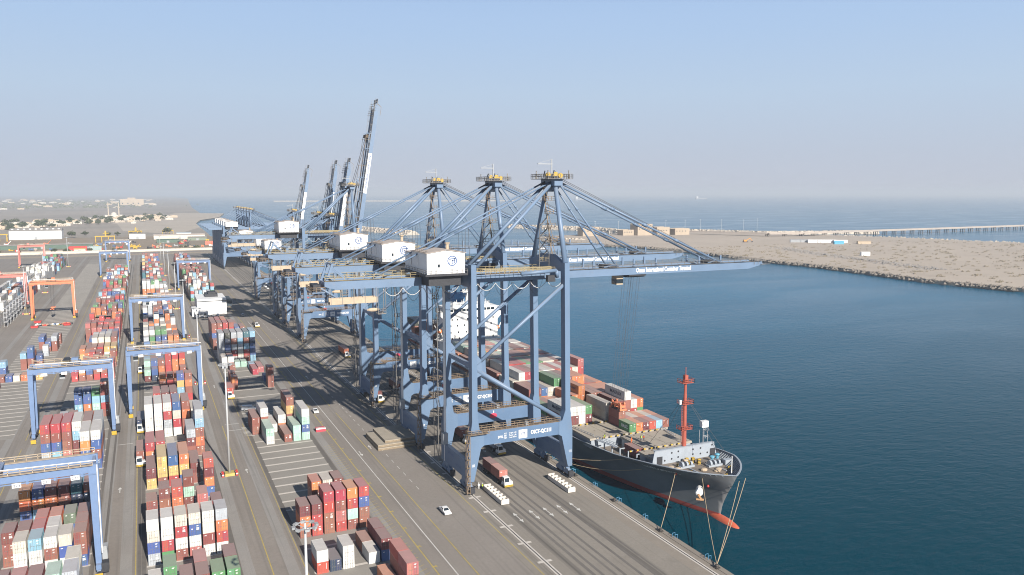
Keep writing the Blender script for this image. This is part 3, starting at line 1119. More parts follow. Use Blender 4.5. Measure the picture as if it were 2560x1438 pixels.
    for i, y in enumerate(gy):
        b = MB()
        b.prism([(xb, zg + .9), (xb + 3, zg), (xh, zg), (xh, zg + 2.3), (xb, zg + 2.3)], Y(y - .55), Y(y + .55), 'y')
        P(b, "girder", CRANE)
        if detail > 0:
            b = MB()
            yo = y - .9 if i == 0 else y + .9
            b.box(xb, xh - 4, Y(min(yo, y)), Y(max(yo, y)), zg + 2.32, zg + 2.4)
            b.rail((xb, Y(yo), zg + 2.4), (xh - 4, Y(yo), zg + 2.4), 1.15, 2.4, .05)
            P(b, "walkway", YRAIL)
    b = MB()
    for x in (xb + .5, xb + 12, xb + 25, 77, 92, 107.5): b.box(x - .4, x + .4, Y(gy[0] + .56), Y(gy[1] - .56), zg + .3, zg + 2.0)
    P(b, "cross_tie", CRANE)
    if detail > 0:
        # tail end frames, beige service gangway hung under the tail, cable reel
        b = MB()
        for yy in gy:
            b.beam((xb + .6, Y(yy), zg + 2.3), (xb + 2.2, Y(yy), zg + 6.6), .5)
            b.beam((xb + 6.4, Y(yy), zg + 2.3), (xb + 2.4, Y(yy), zg + 5.6), .35)
        b.beam((xb + 2.2, Y(gy[0]), zg + 6.4), (xb + 2.2, Y(gy[1]), zg + 6.4), .4)
        b.box(xb - 3.2, xb, Y(gy[0] - 1), Y(gy[1] + 1), zg - .6, zg - .35)
        P(b, "tail_frame", CRANE)
        b = MB()
        b.rail((xb - 3.2, Y(gy[0] - 1), zg - .35), (xb, Y(gy[0] - 1), zg - .35), 1.2, 1, .06)
        b.rail((xb - 3.2, Y(gy[1] + 1), zg - .35), (xb, Y(gy[1] + 1), zg - .35), 1.2, 1, .06)
        b.rail((xb - 3.2, Y(gy[0] - 1), zg - .35), (xb - 3.2, Y(gy[1] + 1), zg - .35), 1.2, 1, .06)
        b.box(xb - 2.6, xb - .8, Y(gy[0] + .6), Y(gy[1] - .6), zg - .35, zg + 1.4, 1)
        P(b, "tail_platform", [RUSTY, DARK])
        b = MB()
        b.box(xb + 1, xb + 13.2, Y(gy[0] - 1.6), Y(gy[0] - 1.5), zg - 3.6, zg - 2.1)
        b.box(xb + 1, xb + 13.2, Y(gy[0] + .4), Y(gy[0] + .5), zg - 3.6, zg - 2.1)
        b.box(xb + 1, xb + 13.2, Y(gy[0] - 1.5), Y(gy[0] + .4), zg - 3.6, zg - 3.5)
        for k in range(5):
            for yy in (gy[0] - 1.6, gy[0] + .5): b.beam((xb + 1.3 + 2.9 * k, Y(yy), zg - 3.7), (xb + 1.3 + 2.9 * k, Y(yy), zg + .4), .12, .12, 1)
        P(b, "service_gangway", [BEIGE, STEEL])
        b = MB()
        b.box(xb + 13.4, xb + 15.4, Y(gy[0] - 1.5), Y(gy[0] + .5), zg - 6.8, zg - 6.6)
        for dx in (13.4, 15.4):
            for yy in (gy[0] - 1.5, gy[0] + .5): b.beam((xb + dx, Y(yy), zg - 6.8), (xb + dx, Y(yy), zg), .12)
        b.rail((xb + 13.4, Y(gy[0] - 1.5), zg - 6.6), (xb + 15.4, Y(gy[0] - 1.5), zg - 6.6), 1.2, .7, .05)
        b.sphere((xb + 12.3, Y(gy[0] - .6), zg - 5.6), 1.7, .5, .5, 8, 5, 1)
        P(b, "maintenance_basket", [STEEL, BEIGE])
        # power cable hanging in loops under the near girder
        b = MB()
        x = xb + 15
        while x < xh - 2:
            pts = [(x + 5.3 * t / 8, Y(gy[0] - .7), zg - .3 - 2.0 * (1 - (2 * t / 8 - 1) ** 2)) for t in range(9)]
            b.path(pts, .07, 5)
            x += 5.3
        P(b, "festoon_cable", CABLE)
        b = MB()
        x = xb + 17.5
        while x < xh - 6:
            pts = [(x + 5.3 * t / 8, Y(gy[1] + .3), zg - .3 - 4.6 * (1 - (2 * t / 8 - 1) ** 2)) for t in range(9)]
            b.path(pts, .045, 4)
            x += 5.3
        P(b, "festoon_cable", ROPE)
    # machine house
    hx0 = (65.2 if big else 65.0) if house_x is None else house_x
    hx1 = hx0 + (10.4 if big else (9.6 if not far else 12.5))
    hy0, hy1 = (.6, 13.0) if big else ((.5, 12.0) if not far else (1, 12))
    hz = zg + (3.6 if big else 3.3)
    eh = 5.3 if big else 4.9
    b = MB()
    b.box(hx0 - .6, hx1 + .6, Y(hy0 - .7), Y(hy1 + 8), hz - .55, hz - .02)
    for yy in gy: b.box(hx0, hx1, Y(yy - .3), Y(yy + .3), zg + 2.3, hz - .55)
    b.box(hx0 + .8, hx1 - .8, Y(hy0 + 1), Y(hy1 - 1), zg + .4, hz - .55)
    P(b, "house_floor", DARK)
    b = MB()
    xm = (hx0 + hx1) / 2
    b.prism([(hx0, hz), (hx1, hz), (hx1, hz + eh), (xm, hz + eh + .8), (hx0, hz + eh)], Y(hy0), Y(hy1), 'y')
    b.box(hx0 + .2, hx1 - 2.2, Y(hy1), Y(hy1 + 6.6), hz, hz + eh - .5)
    hs = P(b, "machine_house", WHITE2)
    sub = lambda mb, name, m: mb.build(name, m, hs, org)
    b = MB()
    for sx, xa, xc in ((0, hx0 - .35, xm), (1, xm, hx1 + .35)):
        za_, zc_ = (hz + eh - .02, hz + eh + .83) if sx == 0 else (hz + eh + .83, hz + eh - .02)
        b.add([(xa, Y(hy0 - .3), za_), (xc, Y(hy0 - .3), zc_), (xc, Y(hy1 + .2), zc_), (xa, Y(hy1 + .2), za_), (xa, Y(hy0 - .3), za_ + .12), (xc, Y(hy0 - .3), zc_ + .12), (xc, Y(hy1 + .2), zc_ + .12), (xa, Y(hy1 + .2), za_ + .12)],
              [(0, 3, 2, 1), (4, 5, 6, 7), (0, 1, 5, 4), (1, 2, 6, 5), (2, 3, 7, 6), (3, 0, 4, 7)])
    b.box(hx0, hx1 - 2, Y(hy1 + .2), Y(hy1 + 6.8), hz + eh - .5, hz + eh - .4)
    sub(b, "roof", ROOFB)
    if detail > 0:
        b = MB()
        for k in range(3):
            z = hz + eh + .2 + .4 * k
            for xx in (hx0 + .1, hx1 - .1): b.beam((xx, Y(hy0), z), (xx, Y(hy1), z), .06)
        for k in range(9):
            yy = Y(hy0 + (hy1 - hy0) * k / 8)
            for xx in (hx0 + .1, hx1 - .1): b.beam((xx, yy, hz + eh), (xx, yy, hz + eh + 1.05), .06)
        b.tube((hx1 - 1, Y(hy1 - 2), hz + eh), (hx1 - 1, Y(hy1 - 2), hz + eh + 2.0), .45, 8, 1)
        b.tube((hx1 - 1, Y(hy1 - 2), hz + eh + 1.8), (hx1 - 1, Y(hy1 - 2), hz + eh + 2.1), .75, 8, 1)
        sub(b, "roof_railing", [RUSTY, BEIGE])
        b = MB()
        b.box(hx0 + 2.9, hx0 + 3.5, Y(hy0) - .06, Y(hy0), hz + 1.7, hz + 2.5)
        sub(b, "window", GLASS)
        for k in range(2):
            b = MB()
            b.box(hx0 - .07, hx0, Y(hy0 + 6.5 + 6.2 * k), Y(hy0 + 8.3 + 6.2 * k), hz + 1.6, hz + 4.0)
            sub(b, "louvre", WHITE)
        # round emblem with speed lines
        b = MB()
        ex, ez, yy = hx0 + 6.9, hz + 3.3, Y(hy0) - .05
        for k in range(24):
            a0, a1 = 2 * math.pi * k / 24, 2 * math.pi * (k + 1) / 24
            b.add([(ex + r * math.cos(t), yy, ez + r * math.sin(t)) for r, t in ((1.35, a0), (1.35, a1), (1.08, a1), (1.08, a0))], [(0, 1, 2, 3)])
        for x0, x1, z0, z1 in ((-.85, .95, .35, .6), (-.75, -.5, -.75, .36), (-.15, .1, -.6, .15), (-.15, .7, -.05, .15), (.55, .8, -.7, .6), (-.15, .55, -.8, -.6)):
            b.add([(ex + x0, yy, ez + z0), (ex + x1, yy, ez + z0 + .12), (ex + x1, yy, ez + z1 + .12), (ex + x0, yy, ez + z1)], [(0, 1, 2, 3)])
        for k in range(7):
            z = ez - .9 + .3 * k
            for s in (-1, 1): b.add([(ex + s * 1.5, yy, z), (ex + s * 2.5, yy, z), (ex + s * 2.5, yy, z + .05), (ex + s * 1.5, yy, z + .05)], [(0, 1, 2, 3)])
        b.add([(ex - .6, yy, ez - 2.3), (ex + .7, yy, ez - 2.3), (ex + .7, yy, ez - 2.2), (ex - .6, yy, ez - 2.2)], [(0, 1, 2, 3)])
        sub(b, "emblem", LOGOB)
        b = MB()
        b.rail((hx0 - .5, Y(hy0 - .65), hz), (hx1 + .5, Y(hy0 - .65), hz), 1.1, 1.3, .035)
        b.rail((hx0 - .5, Y(hy0 - .65), hz), (hx0 - .5, Y(hy1 + 7.5), hz), 1.1, 1.3, .035)
        sub(b, "balcony_railing", STEEL)
    # pylon on the sea side
    top = Vector((106.6, Y(yc), za))
    for s in (-1, 1):
        b = MB()
        b.tube((105.8, Y(yc + s * (yc - 1.3)), zt - .6), (106.4, Y(yc + s * 2.5), za - .4), .78, 10, r2=.62)
        P(b, "pylon_leg", CRANE, True)
    if detail > 0:
        b = MB()
        n = 5
        for k in range(n):
            t0, t1 = .08 + .86 * k / n, .08 + .86 * (k + 1) / n
            pl = lambda t, dx, dy: Vector((105.8 + .6 * t - 2.2 + dx, Y(1.3 + 2.0 + (yc - 3.4) * t + dy), zt + (za - zt) * t))
            b.beam(pl(t0, -.3, 0), pl(t1, -.3, 1.0), .12, .12)
            b.beam(pl(t0, .5, 0), pl(t1, .5, 1.0), .12, .12)
            b.beam(pl(t0, -.3, 1.0), pl(t1, -.3, .2), .3, .06)
            p = pl(t1, 0, 0)
            b.box(p.x - .9, p.x + 2.2, p.y - .8, p.y + .9, p.z - .06, p.z)
            b.rail((p.x - .9, p.y - .8, p.z), (p.x + 2.2, p.y - .8, p.z), 1.1, .9, .05)
            b.rail((p.x - .9, p.y - .8, p.z), (p.x - .9, p.y + .9, p.z), 1.1, .9, .05)
        P(b, "pylon_stair", RUSTY)
        b = MB()
        for k in range(4):
            z = zt - .5 + (3.2 if big else 2.6) * k
            b.box(101.4, 104.4, Y(yc - 2.8), Y(yc - .6), z - .07, z)
            b.rail((101.4, Y(yc - 2.8), z), (104.4, Y(yc - 2.8), z), 1.1, 1, .05, 1 if k == 0 else 0)
            b.beam((101.4, Y(yc - 2.2), z), (104.2, Y(yc - 2.2), z + 3.0), .7, .1)
            for xx in (101.4, 104.4): b.beam((xx, Y(yc - 2.8), z - 3.2), (xx, Y(yc - 2.8), z), .14)
        P(b, "stair_tower", [STEEL, YRAIL])
    b = MB()
    b.box(105.3, 107.9, Y(yc - 4.2), Y(yc + 4.2), za - .9, za + .9)
    b.prism([(Y(yc - 4.2), za - .9), (Y(yc - 1.2), za - 2.6), (Y(yc + 1.2), za - 2.6), (Y(yc + 4.2), za - .9)], 105.8, 107.4, 'x')
    P(b, "pylon_head", CRANE)
    b = MB()
    b.box(102.6, 110.6, Y(yc - 5.2), Y(yc + 5.2), za + .92, za + 1.05)
    for x in (102.6, 110.6): b.rail((x, Y(yc - 5.2), za + 1.05), (x, Y(yc + 5.2), za + 1.05), 1.3, .9, .06)
    for yy in (yc - 5.2, yc + 5.2): b.rail((102.6, Y(yy), za + 1.05), (110.6, Y(yy), za + 1.05), 1.3, .9, .06)
    for x, yy in ((103, -4.6), (109.6, -4.6), (104, 4.6), (110.2, 4.4)): b.beam((x, Y(yc + yy), za + 1), (x, Y(yc + yy), za + 3.4), .22)
    P(b, "apex_platform", STEEL)
    for s in (-1, 1):
        b = MB()
        b.tube((106.6, Y(yc + s * 2.2 - .3), za + 2.1), (106.6, Y(yc + s * 2.2 + .3), za + 2.1), .85, 14)
        b.tube((108.2, Y(yc + s * 2.2 - .3), za + 2.0), (108.2, Y(yc + s * 2.2 + .3), za + 2.0), .7, 12)
        b.box(105.9, 107.3, Y(yc + s * 2.2 - .42), Y(yc + s * 2.2 + .42), za + 1.05, za + 1.9, 1)
        b.beam((105.2, Y(yc + s * 2.8), za + 1), (105.9, Y(yc + s * 2.8), za + 3.4), .25, .25, 1)
        P(b, "sheave", [YELL, DARK])
    if detail > 0:
        b = MB()
        b.beam((106.0, Y(yc - 1), za + 1), (106.0, Y(yc - 1), za + 6.6), .3)
        b.beam((106.3, Y(yc - 1), za + 5.2), (101.6, Y(yc - 1), za + 5.2), .35, .25)
        b.beam((106.0, Y(yc - 1), za + 6.5), (101.8, Y(yc - 1), za + 5.4), .08)
        P(b, "apex_jib", GREY)
    # stays to the land side
    for y in gy:
        b = MB()
        b.tube((105.6, Y(y * .6 + yc * .4), za - .3), (82.0, Y(y), zg + 4.2), .52 if not far else .2, 8)
        P(b, "stay", CRANE, True)
        if far: continue
        b = MB()
        m_ = Vector((105.4, Y(y * .6 + yc * .4), za + .2))
        e_ = Vector((xb + 12, Y(y), zg + 2.3))
        b.tube(m_, e_, .24, 8)
        k_ = m_.lerp(e_, .5)
        b.tube(m_.lerp(e_, .44), m_.lerp(e_, .56), .36, 8)
        P(b, "backstay", CRANE, True)
        b = MB()
        for dx in (0, .9): b.tube(k_ + Vector((dx, 0, 0)), (k_.x + dx * 1.6, k_.y, zg + 2.3), .06, 5)
        P(b, "hanger_rope", ROPE)
    # boom, hinged at xh
    ang = R(80.5) if boom_up else 0.0
    hinge = Vector((xh + .4, 0, zg + 1.6))
    ca, sa = math.cos(ang), math.sin(ang)

    def B(u, y, v):
        """point u metres along the boom, v above its underside"""
        dz = v - 1.6
        return (hinge.x + u * ca - dz * sa, Y(y), hinge.z + u * sa + dz * ca)

    def bbox(mb, u0, u1, y0, y1, v0, v1, m=0):
        vs = [B(u, y, v) for v in (v0, v1) for (u, y) in ((u0, y0), (u1, y0), (u1, y1), (u0, y1))]
        mb.add(vs, [(0, 3, 2, 1), (4, 5, 6, 7), (0, 1, 5, 4), (1, 2, 6, 5), (2, 3, 7, 6), (3, 0, 4, 7)], m)

    for y in gy:
        b = MB()
        vs = []
        for yy in (y - .5, y + .5):
            for u, v in ((0, 0), (BL - 6, 0), (BL - 1.5, .9), (BL, 1.4), (BL - .6, 2.3), (0, 2.3)): vs.append(B(u, yy, v))
        b.add(vs, [tuple(range(6)), tuple(range(6, 12))[::-1]] + [(i, (i + 1) % 6, 6 + (i + 1) % 6, 6 + i) for i in range(6)])
        P(b, "boom_girder", CRANE)
    b = MB()
    for k in range(9):
        u = 1 + (BL - 4) * k / 8
        bbox(b, u - .35, u + .35, gy[0] + .5, gy[1] - .5, .4, 1.9)
    P(b, "boom_cross_tie", CRANE)
    up0, up1 = BL * .24, BL * .76
    for u in ((up0 - 8, up0 + 6, up0 + 14, up1 - 8, up1 + .5) if big else (up0, up1)):
        for y in gy:
            b = MB()
            b.beam(B(u, y, 2.3), B(u, y, 4.7), .5, .4)
            P(b, "boom_post", CRANE)
    for u in (up0 + 1, up1 + 1):
        b = MB()
        for y in gy:
            b.beam(B(u - 5.5, y, 2.5), B(u - 2.5, y, 3.1), .35)
            b.beam(B(u - 2.5, y, 3.1), B(u + 1, y, 2.7), .35)
        bbox(b, u - 3.6, u - .4, gy[0] - .1, gy[1] + .1, 2.3, 3.0, 1)
        P(b, "stay_bracket", [CRANE, DARK])
    if detail > 0:
        b = MB()
        for i, y in enumerate(gy):
            yo = y + (-.95 if i == 0 else .95)
            n = int(BL / 2.4)
            for k in range(n + 1): b.beam(B(BL * k / n, yo, 2.3), B(BL * k / n, yo, 3.4), .08)
            for v in (2.9, 3.4): b.beam(B(0, yo, v), B(BL - 1, yo, v), .08)
            bbox(b, 0, BL - 1, min(y, yo), max(y, yo), 2.31, 2.38)
        bbox(b, BL - 1, BL + 2.5, gy[0] - 1, gy[1] + 1, 1.2, 1.32)
        for yy in (gy[0] - 1, gy[1] + 1):
            for k in range(5): b.beam(B(BL - 4 + 1.6 * k, yy, 1.3), B(BL - 4 + 1.6 * k, yy, 2.6), .08)
            b.beam(B(BL - 4, yy, 2.6), B(BL + 2.5, yy, 2.6), .08)
        P(b, "boom_walkway", STEEL)
        if detail > 1 and big:
            src = "Oman International Container Terminal"
            bt = text(src, root, (0, 0, 0), 20.3, '-y', LETTER, 1.45, "boom_lettering", .03)
            bt.rotation_euler = (math.pi / 2, -ang, 0)
            p = B(24.2 if not boom_up else 24, gy[0] - .53, .55)
            bt.location = (p[0] - org[0], p[1] - org[1], p[2])
            if boom_up:
                b = MB()
                bbox(b, 23, 45.5, gy[0] - .525, gy[0] - .515, .15, 2.15)
                P(b, "sign_panel", WHITE)
                bt.data.materials[0] = LOGOB
        if boom_up and not big:
            b = MB()
            bbox(b, 15, 36, gy[0] - .525, gy[0] - .515, .15, 2.15)
            sp = P(b, "sign_panel", WHITE)
    # forestays
    for y in gy:
        ya = y * .6 + yc * .4
        a = Vector((107.6, Y(ya), za + .2))
        if not boom_up:
            for u, r in ((up0, .26), (up1, .33)):
                b = MB()
                e = Vector(B(u, y, 2.6))
                b.tube(a, e, r, 8)
                for t in (.3, .5, .7): b.tube(a.lerp(e, t), a.lerp(e, t + .025), r * 1.5, 8)
                P(b, "forestay", CRANE, True)
            b = MB()
            b.tube(a + Vector((0, 0, 1.4)), B(up1 + .5, y * .5 + yc * .5, 2.9), .07, 5)
            b.tube(a + Vector((0, 0, 1.0)), B(up1 - .5, y * .6 + yc * .4, 2.9), .07, 5)
            P(b, "boom_rope", ROPE)
        else:
            b = MB()
            for u0, u1, v in ((up0, up1, 3.2), (up0 * .2, up0, 3.6)): b.beam(B(u0, y, v), B(u1, y, v), .4, .3)
            for u0, u1 in ((4, BL * .42),):
                b.beam(B(u0, y, 5.2), B(u1, y, 4.6), .45, .35)
            b.tube(a, B(BL * .42, y, 4.6), .2, 6)
            P(b, "forestay", CRANE)
            b = MB()
            for d in (0, .7):
                b.tube(a + Vector((0, d, 1.2)), B(up1, y * .6 + yc * .4 + d, 3.6), .07, 5)
            P(b, "boom_rope", ROPE)
    if boom_up:
        b = MB()
        for yy in (gy[0] - .2, gy[1] + .2):
            for k in range(4): b.beam(B(BL * (.12 + .2 * k), yy, 2.3), B(BL * (.12 + .2 * k), yy, 5.6), .16)
            b.beam(B(3, yy, 5.2), B(BL * .74, yy, 4.9), .16)
        for k in range(6): bbox(b, BL * .74 - .6 + k * .3, BL * .74 - .45 + k * .3, gy[0], gy[1], 2.4, 5.0)
        for k in range(6): b.beam(B(BL - 7 + 1.3 * k, gy[0], 2.3), B(BL - 7 + 1.3 * k, gy[1], 4.2 - .2 * k), .18)
        b.beam(B(BL + .3, yc, 0), B(BL - 1, yc, -2.2), .2)
        b.beam(B(BL - 1, yc, -2.2), B(BL - 6, yc, -2.2), .15)
        P(b, "boom_frames", RUSTY if big else STEEL)
    # trolley, cab and spreader
    tx = (trolley if trolley is not None else 96.0)
    b = MB()
    b.box(tx - 3.2, tx + 3.2, Y(gy[0] + .6), Y(gy[1] - .6), zg - .9, zg + .2)
    for yy in gy:
        b.box(tx - 3, tx + 3, Y(yy + .0 - .3), Y(yy + .3), zg - .5, zg - .05)
    P(b, "trolley", DARK)
    b = MB()
    b.box(tx - 6.2, tx - 3.9, Y(yc - 1.4), Y(yc + 1.4), zg - 3.1, zg - .6)
    b.box(tx - 6.25, tx - 3.85, Y(yc - 1.45), Y(yc + 1.45), zg - .6, zg - .45, 0)
    b.box(tx - 6.23, tx - 3.87, Y(yc - 1.43), Y(yc + 1.43), zg - 2.7, zg - 1.4, 1)
    P(b, "operator_cab", [BEIGE, GLASS])
    if spreader is not None:
        sz, sy = spreader
        b = MB()
        for dx in (-1.6, -.7, .7, 1.6):
            for dy in (-2.2, 2.2): b.tube((tx + dx, Y(yc + dy), zg - .8), (tx + dx * .75, Y(sy + dy), sz + 2.4), .05, 4)
        P(b, "hoist_rope", ROPE)
        b = MB()
        yy = Y(sy)
        b.box(tx - .5, tx + .5, yy - 2.0, yy + 5.0, sz + .25, sz + .75, 1)
        for s in (-3.1, 2.6): b.box(tx - 1.2, tx + 1.2, yy + s, yy + s + .5, sz + .05, sz + .6)
        for s in (-2.0, 0, 2.0): b.box(tx - 1.3, tx + 1.3, yy + s - .25, yy + s + .25, sz + .75, sz + 1.5)
        b.box(tx - 1.1, tx + 1.1, yy - 1.2, yy + 1.2, sz + 1.5, sz + 2.1)
        for dx in (-.8, .8):
            for dy in (-2.2, 2.2): b.tube((tx + dx - .2, yy + dy, sz + 2.1), (tx + dx + .2, yy + dy, sz + 2.1), .5, 10)
        b.box(tx - 1.2, tx - .6, yy - 3.1, yy - 2.9, sz + .6, sz + 2.0)
        P(b, "spreader", [ORNG, DARK])
    if detail > 0:
        # lift guide, stair flights, ladder cage, operator lift
        b = MB()
        b.box(76.2, 76.75, Y(W - 3.0), Y(W - 2.5), 3.5, zg - 1)
        P(b, "lift_guide", WHITE)
        b = MB()
        b.box(75.2, 76.7, Y(W - 4.6), Y(W - 3.0), 9.0, 12.2)
        P(b, "lift_cabin", GREY)
        b = MB()
        z = 4.0
        k = 0
        while z < zg - 4:
            dz = 3.6
            y0_, y1_ = (W - 1.6, W + 1.2) if k % 2 == 0 else (W + 1.2, W - 1.6)
            for xx in (74.95, 75.65):
                b.beam((xx, Y(y0_), z), (xx, Y(y1_), z + dz), .12, .12)
                b.beam((xx, Y(y0_), z + 1.0), (xx, Y(y1_), z + dz + 1.0), .06, .06)
            b.box(74.6, 76.2, Y(y1_ - .5), Y(y1_ + .5), z + dz - .06, z + dz)
            b.rail((74.6, Y(y1_ - .5), z + dz), (74.6, Y(y1_ + .5), z + dz), 1.1, .5, .05)
            b.rail((74.9, Y(y1_ - .5), z + dz), (76.2, Y(y1_ - .5), z + dz), 1.1, .6, .05)
            z += dz
            k += 1
        for yy in (W - 2.0, W + 1.7): b.beam((74.7, Y(yy), 3), (74.7, Y(yy), zg - 3), .14)
        P(b, "leg_stair", STEEL)
        b = MB()
        for dx in (-.5, .5):
            for dy in (-.9, -.1): b.beam((75.7 + dx, Y(dy), .6), (75.7 + dx, Y(dy), 17), .1)
        z = .8
        while z < 17:
            b.box(75.1, 76.3, Y(-1.0), Y(0), z, z + .06)
            b.beam((75.2, Y(-.9), z), (76.2, Y(-.1), z + 2.2), .25, .05)
            b.beam((75.2, Y(-.95), z + 1.1), (76.2, Y(-.95), z + 1.1), .06)
            z += 2.3
        P(b, "ladder_tower", RUSTY)
        b = MB()
        b.box(75.3, 81.5, Y(-1.5), Y(-.05), 16.85, 16.95)
        b.rail((75.3, Y(-1.5), 16.95), (81.5, Y(-1.5), 16.95), 1.15, 1, .05)
        b.rail((75.3, Y(-1.5), 16.95), (75.3, Y(0), 16.95), 1.15, .7, .05)
        P(b, "landing", RUSTY)
        # thick tube on the near side of the fixed girder
        if big:
            b = MB()
            b.tube((92.5, Y(1.8), zg + 2.5), (103.3, Y(1.8), zg + 3.0), .52, 10)
            b.tube((103.3, Y(1.8), zg + 3.0), (103.9, Y(2.2), zg + 1.0), .5, 10)
            P(b, "cable_duct", CRANE, True)
            b = MB()
            b.box(101, 103.4, Y(2.4), Y(3.6), zg - .2, zg + 1.6)
            b.box(82, 103, Y(2.0), Y(4.2), zg + 2.7, zg + 2.78, 1)
            b.rail((82, Y(2.0), zg + 2.78), (103, Y(2.0), zg + 2.78), 1.15, 1.4, .06, 2)
            b.rail((82, Y(4.2), zg + 2.78), (103, Y(4.2), zg + 2.78), 1.15, 1.4, .06, 2)
            P(b, "service_platform", [DARK, RUSTY, YRAIL])
    if detail > 1:
        # signs on the near portal beam and on the leg feet
        y = .12 - .03
        b = MB()
        b.box(91.0, 93.6, Y(y) - .03, Y(y) + .02, 13.75, 16.15)
        sg = P(b, "sign_panel", WHITE)
        b = MB()
        yy = Y(y) - .05
        ex, ez = 92.3, 14.95
        for x0, x1, z0, z1 in ((-.55, .6, .2, .36), (-.5, -.34, -.5, .22), (-.1, .05, -.4, .1), (-.1, .45, -.02, .1), (.36, .5, -.45, .36)):
            b.add([(ex + x0, yy, ez + z0), (ex + x1, yy, ez + z0 + .06), (ex + x1, yy, ez + z1 + .06), (ex + x0, yy, ez + z1)], [(0, 1, 2, 3)])
        for k in range(5):
            for s in (-1, 1): b.add([(ex + s * .75, yy, ez - .5 + .22 * k), (ex + s * 1.1, yy, ez - .5 + .22 * k), (ex + s * 1.1, yy, ez - .46 + .22 * k), (ex + s * .75, yy, ez - .46 + .22 * k)], [(0, 1, 2, 3)])
        b.build("emblem", LOGOB, sg, org)
        lx = lambda x: x - org[0]
        text("OICT-" + number, root, (lx(94.7), y - .04, 14.3), 6.4, '-y', LETTER, 1.35, "crane_number", .045)
        text("SWL", root, (lx(84.7), y - .04, 14.55), 1.6, '-y', LETTER, .75, "load_sign", .02)
        for k, (a, t) in enumerate((("41T", "Single Lift"), ("53T", "Twin Lift"), ("75T", "Cargo Beam"))):
            text(a, root, (lx(86.6), y - .04, 15.45 - .62 * k), .75, '-y', LETTER, .45, "load_sign", .02)
            text(t, root, (lx(88.0), y - .04, 15.45 - .62 * k), 2.3, '-y', LETTER, .45, "load_sign", .01)
        n = number[-3:]
        for x in (77.05, 106.85):
            for ya in (-.03, W - 2.43):
                text(n, root, (lx(x), ya, 7.6), .75, '-y', LETTER, .75, "leg_number", .02)
        b = MB()
        b.sphere((92.0, Y(W - 2.32), 15.0), 1.25, .04, .75, 12, 6)
        b.box(91.9, 92.2, Y(W - 2.4), Y(W - 2.34), 15.9, 16.5, 1)
        P(b, "warning_sign", [mat("pink_red_sign", (.62, .05, .10), .5), LETTER])
    return root


sts_crane(190.3, "blue quay crane nearest the camera, boom lowered over the ship, OICT-QC111 on its portal", "QC111", trolley=134.3, spreader=(12.75, 17.3))
sts_crane(231.7, "blue quay crane OICT-QC110, boom lowered, second from the camera", "QC110", trolley=100)
sts_crane(288.0, "blue quay crane OICT-QC109, boom lowered, its shaded portal reading SWL", "QC109", trolley=98)
sts_crane(431.0, "blue quay crane OICT-QC108 with the tallest boom raised almost upright", "QC108", boom_up=True)
sts_crane(486.0, "smaller blue crane with raised boom just behind crane QC108", "QC107", big=False, boom_up=True)
sts_crane(523.0, "smaller blue crane with raised boom, second behind crane QC108", "QC106", big=False, boom_up=True, detail=1)
sts_crane(620.0, "smaller blue crane with raised boom, leftmost raised boom in view", "QC105", big=False, boom_up=True, detail=1)
for k in range(6):
    sts_crane(893.0 + 26.0 * k, "blue quay crane with white house, %s from the camera in the tight far row" % ORD[k], "", big=False, far=True, detail=0, house_x=80.0, group="cranes parked in a far row")


